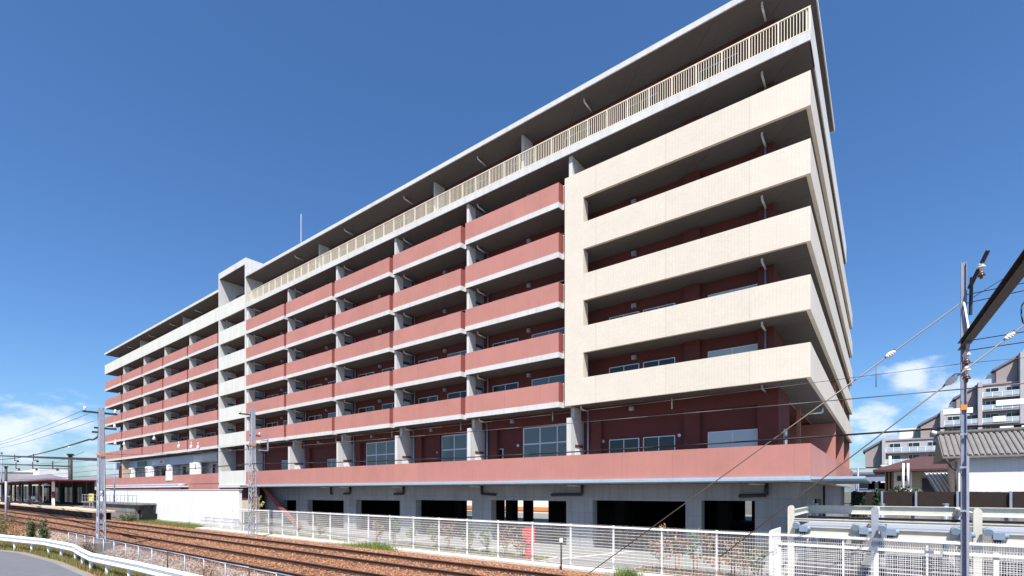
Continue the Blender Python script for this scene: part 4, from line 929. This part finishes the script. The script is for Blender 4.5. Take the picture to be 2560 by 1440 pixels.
# white house with tiled roof
hx0 = onY(2396, 1200, 40).x
wh = Thing('white_house', 'white walled house with grey ribbed tile roof behind the board fence', 'house', (14, 42, LOT))
q = MB(); q.box(hx0, 30, 40, 47, LOT, 5.25); wh.part('wall', q, 'house_white')
q = MB(); q.box(hx0-0.03, hx0-0.0, 41.0, 41.8, 3.2, 4.9); wh.part('window', q, 'pole_grey')
ey, ez, ry, rz = 39.58, 5.14, 43.5, 6.75
q = MB(); x0, x1 = hx0-0.75, 31; q._add([(x0,ey,ez),(x1,ey,ez),(x1,ry,rz),(x0,ry,rz),(x0,2*ry-ey,ez),(x1,2*ry-ey,ez),(x0,ey,ez-.12),(x1,ey,ez-.12),(x0,2*ry-ey,ez-.12),(x1,2*ry-ey,ez-.12)], [(0,1,2,3),(3,2,5,4),(6,7,1,0),(4,5,9,8),(8,9,7,6),(0,3,4,8,6),(1,7,9,5,2)])
rf = wh.part('roof', q, 'roof_tile')
tl = Vector((0, ry-ey, rz-ez)); tm = MB(); tm.sweep([(-.1,0),(.1,0),(.075,.07),(0,.1),(-.075,.07)], (0,0,0.01), tuple(tl+Vector((0,0,0.01)))); tme = mesh_from('tile_row', tm, 'roof_tile')
n = int((x1-x0)/0.27)
for k in range(n): wh.share('tile_row', tme, (x0+0.14+0.27*k-14, ey-42, ez-LOT), rf)
q = MB(); q.cyl((x0-.05, ry, rz+0.12), (x1, ry, rz+0.12), 0.17, 10); wh.part('ridge', q, 'roof_tile', rf); q = MB(); q.cone((x0-.05, ry, rz+.12), (x0-.3, ry, rz+.3), 0.18, 0.1, 8); wh.part('ridge_end', q, 'porcelain', rf)
q = MB(); q._add([(hx0-.02,40,5.2),(hx0-.02,47,5.2),(hx0-.02,43.5,6.5),(hx0+.2,40,5.2),(hx0+.2,47,5.2),(hx0+.2,43.5,6.5)], [(0,2,1),(3,4,5),(0,3,5,2),(1,2,5,4),(0,1,4,3)]); wh.part('gable', q, 'wood_dark')
q = MB(); q.tube([(hx0-.6, 39.62, 5.0), (hx0-.35, 39.7, 4.5), (hx0-.12, 39.9, 4.3), (hx0-.12, 39.9, 2.5)], 0.05); wh.part('gutter_pipe', q, 'dark_steel')
# cream house with brown hipped roof
ch = Thing('cream_house', 'cream house with low brown hipped roof between the canopy and the white house', 'house', (8, 56, LOT))
c0 = onY(2212, 1200, 55).x; c1 = onY(2372, 1200, 55).x+2
q = MB(); q.box(c0, c1, 56.4, 63, LOT, 4.9); ch.part('wall', q, 'house_cream'); q = MB(); q.box(0.44, 1.68, 55.0, 56.4, LOT, 4.75); ch.part('front_bay', q, 'house_white')
ap = onY(2322, 1141, 59); e0 = onY(2182, 1172, 54).x; e1 = c1+1; ze = 4.95
q = MB(); q._add([(e0,54.3,ze),(e1,54.3,ze),(e1,64,ze),(e0,64,ze),(ap.x-.8,59,ap.z),(ap.x+.8,59,ap.z),(e0,54.3,ze-.18),(e1,54.3,ze-.18),(e1,64,ze-.18),(e0,64,ze-.18)], [(0,1,5,4),(1,2,5),(2,3,4,5),(3,0,4),(6,7,1,0),(7,8,2,1),(8,9,3,2),(9,6,0,3),(9,8,7,6)]); ch.part('roof', q, 'roof_brown')
for x in (-0.1, 0.15): q = MB(); q.box(x, x+.12, 55.6, 55.7, LOT, 4.75); ch.part('porch_post', q, 'wood_dark')
for px in (2248, 2264): 
    p = onY(px, 1190, 55.0); q = MB(); q.box(p.x-.14, p.x+.14, 54.93, 54.99, 3.95, 4.4); ch.part('window', q, 'dark_steel')
q = MB(); p = onY(2258, 1160, 54.3); q.cyl((p.x, 54.2, 2.2), (p.x, 54.2, 5.45), 0.08, 8); ch.part('flue_pipe', q, 'white_paint'); q = MB(); p = onY(2270, 1160, 54.3); q.tube([(p.x, 54.2, 5.45), (p.x, 54.2, 3.2), (p.x+.45, 54.2, 2.7)], 0.08, 8); ch.part('flue_pipe', q, 'white_paint')
q = MB(); p = onY(2341, 1180, 54.5); q.cyl((p.x, 56.2, 3.9), (p.x, 56.2, 4.8), 0.18, 8); ch.part('water_tank', q, 'white_paint')
q = MB(); q.box(c0+2.6, c0+3.6, 56.3, 56.38, 2.4, 4.2); ch.part('doorway', q, 'dark_steel')
# lean-to with folded metal roof
lt = Thing('lean_to_shed', 'lean-to shed with folded metal roof beside the white house', 'shed', (9, 46, LOT))
l0 = onY(2312, 1195, 48).x; l1 = onY(2392, 1195, 48).x
q = MB(); q._add([(l0,48,4.4),(l1,48,4.4),(l1+.6,44,2.6),(l0+.6,44,2.6),(l0,48,4.32),(l1,48,4.32),(l1+.6,44,2.52),(l0+.6,44,2.52)], [(3,2,1,0),(4,5,6,7),(0,4,7,3),(3,7,6,2),(2,6,5,1),(1,5,4,0)]); lr = lt.part('roof', q, 'house_white')
for k in range(9):
    u = l0+(l1-l0)*k/8; q = MB(); q.bar((u, 48, 4.43), (u+.6, 44, 2.63), 0.06, 0.08); lt.part('roof_rib', q, 'pole_grey', lr)
q = MB(); q.box(l0+.7, l1+.5, 44.3, 48, LOT, 2.6); lt.part('wall', q, 'weathered_wall')
# garden bushes
def bush(label, px, py, Y, r0, h, mat, n, seed, size=0.12, grp=None):
    p = onY(px, py, Y); t = Thing('garden_bush', label, 'bush', (p.x, Y, p.z), grp)
    def fn(r, n_):
        a = r.random(n_)*6.28; u = r.random(n_); rr = r0*np.sqrt(r.random(n_))*(0.55+0.6*np.sin(np.pi*u))*(1+.3*np.sin(3*a+seed))
        return np.stack([p.x+rr*np.cos(a), Y+rr*np.sin(a), p.z+u*h*(1+.25*np.sin(2*a+seed))], 1)
    t.part('foliage', leaf_cloud(n, fn, size, seed), mat)
    q = MB()
    for k in range(6):
        a = k*1.05+seed; q.cone((p.x, Y, p.z), (p.x+r0*.6*math.cos(a), Y+r0*.6*math.sin(a), p.z+h*.75), 0.03, 0.008, 5)
    t.part('stem', q, 'bark'); return t
bush('dark garden bush below the twin white flues', 2255, 1236, 50, 0.75, 0.55, 'leaf_dark', 420, 21, 0.09); bush('dark bush left of the cream house', 2200, 1237, 50, 0.5, 0.4, 'leaf_dark', 250, 22, 0.09)
bush('low green bush beside the metal roofed shed', 2296, 1237, 50, 0.4, 0.35, 'leaf_green', 200, 23, 0.09)
# distant low station building behind the canopy
simple_building('grey_block', 'low dark glazed building far behind the side canopy', 'building', 2132, 2215, 1186, 95, 15, 'pole_grey', 'flat', 'apartment_roof', [(0.1, 0.62, 2.5, 1.2), (0.45, 0.62, 2.5, 1.2), (0.75, .62, 1.6, 1.2)])
q = MB(); p = onY(2145, 1168, 80); q.cyl((p.x, 80, LOT), (p.x, 80, p.z), 0.12, 6); q.box(p.x-.9, p.x+.9, 79.9, 80.1, p.z-.3, p.z-.15); single('utility_pole', q, 'pole_grey', 'small distant utility pole right of the podium corner', 'utility pole', base=(p.x, 80, LOT))
q = MB(); p = onY(2225, 1140, 75); q.cyl((p.x, 75, LOT), (p.x, 75, p.z), 0.14, 6); q.box(p.x-.9, p.x+.9, 74.9, 75.1, p.z-1.2, p.z-1.05); q.box(p.x-.9, p.x+.9, 74.9, 75.1, p.z-3.2, p.z-3.05); single('utility_pole', q, 'porcelain', 'pale utility pole before the left end of the terraced apartments', 'utility pole', base=(p.x, 75, LOT))

# terraced apartment block far right
YA = 150.0; FH = 2.85
ta = Thing('terraced_apartments', 'pale terraced apartment block stepping up to the right in the distance', 'apartment building', (25, 155, LOT))
def zat(px, py): return onY(px, py, YA).z
cols = [(onY(2214, 1000, YA).x, onY(2361, 1000, YA).x, 15.3), (onY(2361, 1000, YA).x, onY(2456, 1000, YA).x, 20.9), (onY(2456, 1000, YA).x, onY(2562, 1000, YA).x, 26.6), (onY(2562, 1000, YA).x, 60, 32.2)]
for ci, (x0, x1, zt) in enumerate(cols):
    q = MB(); q.box(x0, x1, YA+1.6, YA+16, LOT, zt); ta.part('wall', q, 'apartment_wall')
    q = MB(); q.box(x0-0.7, x0-0.01, YA-0.1, YA+1.8, LOT, zt+0.6); ta.part('end_fin', q, 'apartment_wall'); q = MB(); q.box(x0-.9, x1+.1, YA+1.4, YA+16.2, zt, zt+.35); ta.part('roof_slab', q, 'apartment_band')
    def slab_xz(name, pts, y0, y1, mat):
        q = MB(); n_ = len(pts); q._add([(a, y0, b) for a, b in pts]+[(a, y1, b) for a, b in pts], [tuple(range(n_)), tuple(range(2*n_-1, n_-1, -1))]+[(i, n_+i, n_+(i+1) % n_, (i+1) % n_) for i in range(n_)]); ta.part(name, q, mat)
    slab_xz('sloping_roof', [(x0-4.6, zt-2.0), (x0-4.6, zt-2.5), (x0-0.72, zt-0.1), (x0-0.72, zt+0.4)], YA+2, YA+12, 'apartment_roof')
    slab_xz('end_bay', [(x0-4.1, zt-2.3), (x0-4.1, max(LOT, zt-6.2)), (x0-0.72, max(LOT, zt-6.2)), (x0-0.72, zt-0.2)], YA+2.3, YA+11.7, 'apartment_band')
    k = 0; z = zt-FH
    while z > 2:
        q = MB(); q.box(x0, x1-.3, YA, YA+1.6, z-0.28, z); sb = ta.part('balcony_slab', q, 'apartment_band')
        q = MB(); q.box(x0+.1, x1-.4, YA+.02, YA+.08, z+.1, z+1.0); ta.part('balcony_glass', q, 'rail_glass', sb)
        q = MB(); q.box(x0, x1-.3, YA-.02, YA+.1, z+1.0, z+1.1); nb = max(4, int((x1-x0)/1.5))
        for j in range(nb+1): xx = x0+(x1-x0-.4)*j/nb; q.box(xx, xx+.1, YA-.02, YA+.1, z, z+1.0)
        ta.part('balcony_rail', q, 'white_paint', sb)
        nw = max(2, int((x1-x0)/3.0))
        for j in range(nw):
            xx = x0+(x1-x0)*(j+.2)/nw; q = MB(); q.box(xx, xx+2.2, YA+1.5, YA+1.59, z+.1, z+2.2); w_ = ta.part('window', q, 'aluminium'); q = MB(); q.box(xx+.1, xx+.8, YA+1.46, YA+1.495, z+.2, z+2.1); q.box(xx+.9, xx+2.1, YA+1.46, YA+1.495, z+.2, z+2.1); ta.part('pane', q, 'glass', w_)
        q = MB(); q.box(x1-.29, x1-.01, YA-.05, YA+1.8, z-FH+.4, z+.9); ta.part('divider', q, 'apartment_roof')
        z -= FH
    q = MB(); q.box(x0+(x1-x0)*.25, x1-.5, YA+4, YA+12, zt+.35, zt+3.0); ta.part('penthouse', q, 'house_white'); q = MB(); q.box(x0+(x1-x0)*.5, x0+(x1-x0)*.8, YA+3.9, YA+3.98, zt+.5, zt+2.3); ta.part('window', q, 'pale_glass')
    q = MB(); q.box(x0, x0+(x1-x0)*.25, YA+1.5, YA+1.6, zt+.35, zt+1.4); ta.part('roof_rail', q, 'rail_glass')
for k, (u, z, mt) in enumerate(((3.0, 14.3-FH*0+2.0, 'laundry_white'),)): pass
for (px, py, w_, mt, wh_) in ((2358, 1030, 5.0, 'laundry_white', 'white sheet on the roof terrace rail behind the grey pole'), (2490, 1008, 8.5, 'laundry_white', 'widest white sheet over the upper right balcony of the distant apartments'), (2482, 1048, 2.0, 'laundry_white', 'small white cloth on the balcony below the widest sheet'), (2372, 1084, 2.4, 'laundry_white', 'white cloth on the balcony just left of the grey pole'), (2500, 1072, 5.5, 'laundry_white', 'row of white washing beside the pink cloth on a distant balcony'), (2534, 1070, 1.2, 'laundry_pink', 'pink cloth hung on a distant apartment balcony'), (2340, 1118, 1.4, 'laundry_white', 'small white cloth on the lowest visible distant balcony')):
    p = onY(px, py, YA-.1); q = MB(); q.box(p.x, p.x+w_, YA-.12, YA-.05, p.z-.6, p.z+.6)
    single('hanging_laundry', q, mt, wh_, 'laundry', 'laundry on the distant balconies', base=(p.x, YA-.1, p.z-.6))

# ================================================================== THINGS IN THE LOT
# beyond the car park: hoarding with orange band
q = MB(); q.box(-70, -20, 62, 62.2, LOT, 2.2); hb = Thing('hoarding', 'pale hoarding with an orange band seen through the car park', 'hoarding', (-45, 62, LOT)); hb.part('panel', q, 'house_white')
q = MB(); q.box(-70, -20, 61.9, 61.99, 0.1, 0.65); hb.part('orange_stripe', q, 'band_orange')
# red post box seen through the fence
p = onZ(1320, 1392, LOT+0.05); y = 19.6; x = onY(1322, 1350, y).x
pbx = Thing('post_box', 'red square post box on a pedestal behind the mesh fence', 'post box', (x, y, LOT))
q = MB(); q.box(x-.24, x+.22, y-.2, y+.2, 0.52, 1.22); pbx.part('box', q, 'red_plastic'); q = MB(); q.box(x-.12, x+.20, y-.15, y+.15, LOT, 0.515); pbx.part('pedestal', q, 'red_plastic'); q = MB(); q.box(x-.26, x+.24, y-.22, y+.22, 1.22, 1.27); pbx.part('lid', q, 'red_plastic')
# dark post with white head in front of the fence
x = onY(1403, 1400, 17.4).x; dp = Thing('marker_post', 'thin black post with a white top before the mesh fence', 'post', (x, 17.4, -0.2))
q = MB(); q.cyl((x, 17.4, -.2), (x, 17.4, 0.95), 0.035, 6); dp.part('post', q, 'signal_black'); q = MB(); q.box(x-.06, x+.05, 17.36, 17.44, 0.95, 1.12); dp.part('head', q, 'white_paint')
# painted bay lines
q = MB()
for (a, b_) in ((-13.2, -8.0), (-19.5, -14.4), (-27, -22), (-35, -30)):
    q.quad((a, 19.4, LOT+.004), (a+.14, 19.4, LOT+.004), (b_+.14-3.2, 25.8, LOT+.004), (b_-3.2, 25.8, LOT+.004))
q.quad((-30, 19.1, LOT+.006), (-5, 19.1, LOT+.006), (-5, 19.22, LOT+.006), (-30, 19.22, LOT+.006))
struct('bay_marking', q, 'white_paint')
# planting beds with kerbs
beds = [(-23.6, -12.7, 'a'), (-8.2, -3.3, 'b'), (-41, -27.5, 'c')]
for (a, b_, nm) in beds:
    q = MB(); q.box(a, b_, 18.75, 20.2, LOT-.05, LOT+.05); struct('planting_bed', q, 'soil')
    q = MB(); q.box(a-.12, b_+.12, 20.2, 20.32, LOT-.02, LOT+.13); q.box(a-.12, a, 18.75, 20.2, LOT-.02, LOT+.13); q.box(b_, b_+.12, 18.75, 20.2, LOT-.02, LOT+.13); struct('bed_kerb', q, 'kerb_concrete')
def sapling(label, x, y, h, mat, n, seed, spread=0.5, stake=True, z0=LOT, leaf=0.06):
    t = Thing('sapling', label, 'sapling', (x, y, z0), 'staked saplings behind the mesh fence' if stake else None)
    r = np.random.default_rng(seed); q = MB(); tips = []
    q.cone((x, y, z0), (x+r.normal()*.05, y, z0+h*.9), 0.022, 0.008, 5)
    for k in range(9):
        a = r.random()*6.28; u = 0.25+0.65*r.random(); L_ = spread*(0.5+0.6*r.random()); s_ = Vector((x, y, z0+h*u)); e = s_+Vector((L_*math.cos(a), L_*math.sin(a)*.7, L_*.7)); q.cone(s_, e, 0.010, 0.003, 4); tips.append((s_, e))
    t.part('stem', q, 'bark')
    T_ = np.array([[*a, *b] for a, b in tips])
    def fn(r, n_):
        i = r.integers(0, len(T_), n_); u = 0.25+.85*r.random((n_,1)); return T_[i,:3]*(1-u)+T_[i,3:]*u+r.normal(size=(n_,3))*0.07
    t.part('foliage', leaf_cloud(n, fn, leaf, seed), mat)
    if stake:
        q = MB(); q.box(x+.10, x+.14, y-.02, y+.02, z0, z0+h*.55); q.box(x-.16, x+.18, y-.03, y-.01, z0+h*.45, z0+h*.48); t.part('stake', q, 'stake_orange')
k = 0
SAP = ((1690, 1.7, 'leaf_brown'), (1735, 1.5, 'leaf_green'), (1790, 1.6, 'leaf_brown'), (1828, 1.5, 'leaf_brown'), (1860, 1.5, 'leaf_brown'), (1650, 1.4, 'leaf_brown'), (1300, 1.6, 'leaf_brown'), (1262, 1.5, 'leaf_brown'), (1215, 1.4, 'leaf_green'), (1120, 1.5, 'leaf_brown'), (1090, 1.4, 'leaf_green'), (1030, 1.5, 'leaf_green'), (985, 1.5, 'leaf_green'), (940, 1.3, 'leaf_brown'), (800, 1.4, 'leaf_green'), (745, 1.3, 'leaf_brown'), (1170, 1.3, 'leaf_green'), (1895, 1.3, 'leaf_green'))
for (px, h, mt) in SAP:
    y = 19.2+0.6*random.random(); x = onY(px, 1380, y).x
    nm = {'leaf_brown': 'withered brown', 'leaf_green': 'thin green'}[mt]
    order = sorted(SAP, key=lambda e: e[0]); side = [e for e in order if (e[0] > 1340) == (px > 1340)]
    i_ = side.index((px, h, mt)) if px > 1340 else len(side)-1-side.index((px, h, mt))
    ordw = ('nearest', 'second', 'third', 'fourth', 'fifth', 'sixth', 'seventh', 'eighth', 'ninth', 'tenth', 'eleventh')[i_]
    sapling(nm+' staked sapling, '+ordw+(' to the right' if px > 1340 else ' to the left')+' of the red post box', x, y, h, mt, 260 if mt == 'leaf_brown' else 360, 100+k); k += 1
def grass(name, n, xf, yf, zf, h, mat, seed, lean=0.5):
    r = np.random.default_rng(seed); x = xf(r, n); y = yf(r, n, x); z = zf(x, y); hh = h*(0.4+0.9*r.random(n)); a = r.random(n)*6.28; w = 0.006+0.008*r.random(n)
    lx = np.cos(a)*hh*lean*r.random(n); ly = np.sin(a)*hh*lean*r.random(n); b = r.random(n)*6.28
    V = np.stack([np.stack([x-w*np.cos(b), y-w*np.sin(b), z], 1), np.stack([x+w*np.cos(b), y+w*np.sin(b), z], 1), np.stack([x+lx, y+ly, z+hh], 1)], 1).reshape(-1,3)
    me = bpy.data.meshes.new(name); me.from_pydata(V.tolist(), [], [(3*i,3*i+1,3*i+2) for i in range(n)]); me.materials.append(MATS[mat]); me.update()
    o = bpy.data.objects.new(name, me); COL.objects.link(o); o['kind'] = 'stuff'
for i, (a, b_, nm) in enumerate(beds):
    grass('bed_weeds', 2600, lambda r, n: a+(b_-a)*r.random(n), lambda r, n, x: 18.8+1.35*r.random(n), lambda x, y: 0*x+LOT+.04, 0.22, 'grass_fresh' if i != 1 else 'grass_dry', 50+i)
    grass('bed_weeds', 1500, lambda r, n: a+(b_-a)*r.random(n), lambda r, n, x: 18.8+1.35*r.random(n), lambda x, y: 0*x+LOT+.04, 0.18, 'leaf_brown', 60+i)
clump = lambda c, s, lo, hi: (lambda r, n: np.clip(c[0]+r.normal(size=n)*s, lo, hi))
ge = np.array(edge)
vy = lambda r, n, x: np.interp(x, ge[:,0], ge[:,1])+0.1+(6.9-np.interp(x, ge[:,0], ge[:,1])-0.1)*r.random(n)
grass('verge_grass', 26000, lambda r, n: -10-34*r.random(n)**1.1, vy, lambda x, y: 0*x+ROAD, 0.22, 'grass_dry', 70)
grass('verge_grass', 20000, lambda r, n: -10-34*r.random(n)+0.6*np.sin(9*r.random(n)), vy, lambda x, y: 0*x+ROAD, 0.25, 'grass_fresh', 71)
def tuft(c, n, h, mat, seed, sx=.6, sy=.35): grass('grass_tuft', n, lambda r, n_: c[0]+r.normal(size=n_)*sx, lambda r, n_, x: c[1]+r.normal(size=n_)*sy, lambda x, y: 0*x+c[2], h, mat, seed, 0.7)
p = onZ(920, 1375, -0.1); tuft((p.x, 16.9, -.12), 1500, 0.42, 'grass_fresh', 81, 0.7, .35); p = onZ(875, 1370, -.1); tuft((p.x, 17.0, -.12), 900, 0.25, 'grass_fresh', 82, 1.2, .4)
p = onZ(1550, 1440, -0.1); tuft((p.x+.2, 17.3, -.15), 500, 0.35, 'grass_fresh', 83, 0.3, .15)
grass('trackside_grass', 7000, lambda r, n: -65+17*r.random(n), lambda r, n, x: 17.0+1.7*r.random(n), lambda x, y: 0*x-0.16, 0.3, 'grass_fresh', 84)
grass('trackside_grass', 3000, lambda r, n: -65+17*r.random(n), lambda r, n, x: 16.5+2*r.random(n), lambda x, y: 0*x-0.16, 0.25, 'grass_dry', 85)
# young tree by the white wall
x, y = onY(586, 1300, 18.6).x, 18.4
sapling('young tree with pale yellow leaves before the right end of the white wall', x, 20.3, 3.3, 'leaf_yellow', 520, 200, 0.95, stake=False, leaf=0.085)
sapling('grey green shrub behind the left end of the mesh fence', onY(535, 1310, 19.6).x, 19.6, 1.7, 'leaf_green', 300, 201, 0.8, stake=False)
# roadside bushes
def weed_bush(label, x, y, h, w, mats, seed, n=420, leaf=0.05):
    t = Thing('roadside_bush', label, 'bush', (x, y, ROAD)); r = np.random.default_rng(seed); q = MB(); seg = []
    for k in range(26):
        a = r.random()*6.28; l = h*(.55+.5*r.random()); b0_ = Vector((x+r.normal()*w*.2, y+r.normal()*w*.15, ROAD)); e = b0_+Vector((math.cos(a)*w*.5*r.random(), math.sin(a)*w*.35*r.random(), l)); q.cone(b0_, e, 0.008, 0.002, 4); seg.append([*b0_, *e])
    t.part('stem', q, 'bark'); T_ = np.array(seg)
    for i, mt in enumerate(mats):
        def fn(r, n_):
            k = r.integers(0, len(T_), n_); u = .15+.85*r.random((n_,1)); return T_[k,:3]*(1-u)+T_[k,3:]*u+r.normal(size=(n_,3))*.07
        t.part('foliage', leaf_cloud(n, fn, leaf*1.3, seed+i, 0.22), mt)
weed_bush('dry brown bush standing before the low trackside fence near the bottom edge', onY(512, 1420, 6.35).x, 6.35, 1.15, 0.9, ['leaf_brown'], 300, 520, 0.035)
weed_bush('dry brown bush behind the guardrail beside the lattice mast', onY(222, 1390, 6.3).x, 6.3, 1.1, 1.2, ['leaf_brown', 'leaf_dark'], 301, 320, 0.04)
weed_bush('tall dark green weed bush behind the guardrail, right one of two', onY(110, 1350, 6.1).x, 6.1, 1.75, 0.55, ['leaf_dark', 'leaf_green'], 302, 520, 0.06)
weed_bush('tall dark green weed bush behind the guardrail, left one of two', onY(77, 1350, 6.1).x, 6.1, 1.7, 0.6, ['leaf_dark', 'leaf_green'], 303, 520, 0.06)
weed_bush('brown dry weeds by the left edge behind the guardrail', onY(36, 1340, 6.2).x, 6.2, 1.5, 2.6, ['leaf_brown'], 304, 700, 0.05)
weed_bush('dark green weeds at the left edge behind the guardrail', onY(6, 1335, 6.2).x, 6.2, 1.7, 2.0, ['leaf_dark', 'leaf_green'], 305, 420, 0.06)
weed_bush('green shrub at the foot of the weathered passage block', onY(325, 1300, 16.9).x, 16.9, 0.9, 2.4, ['leaf_green', 'leaf_dark'], 306, 420, 0.08)
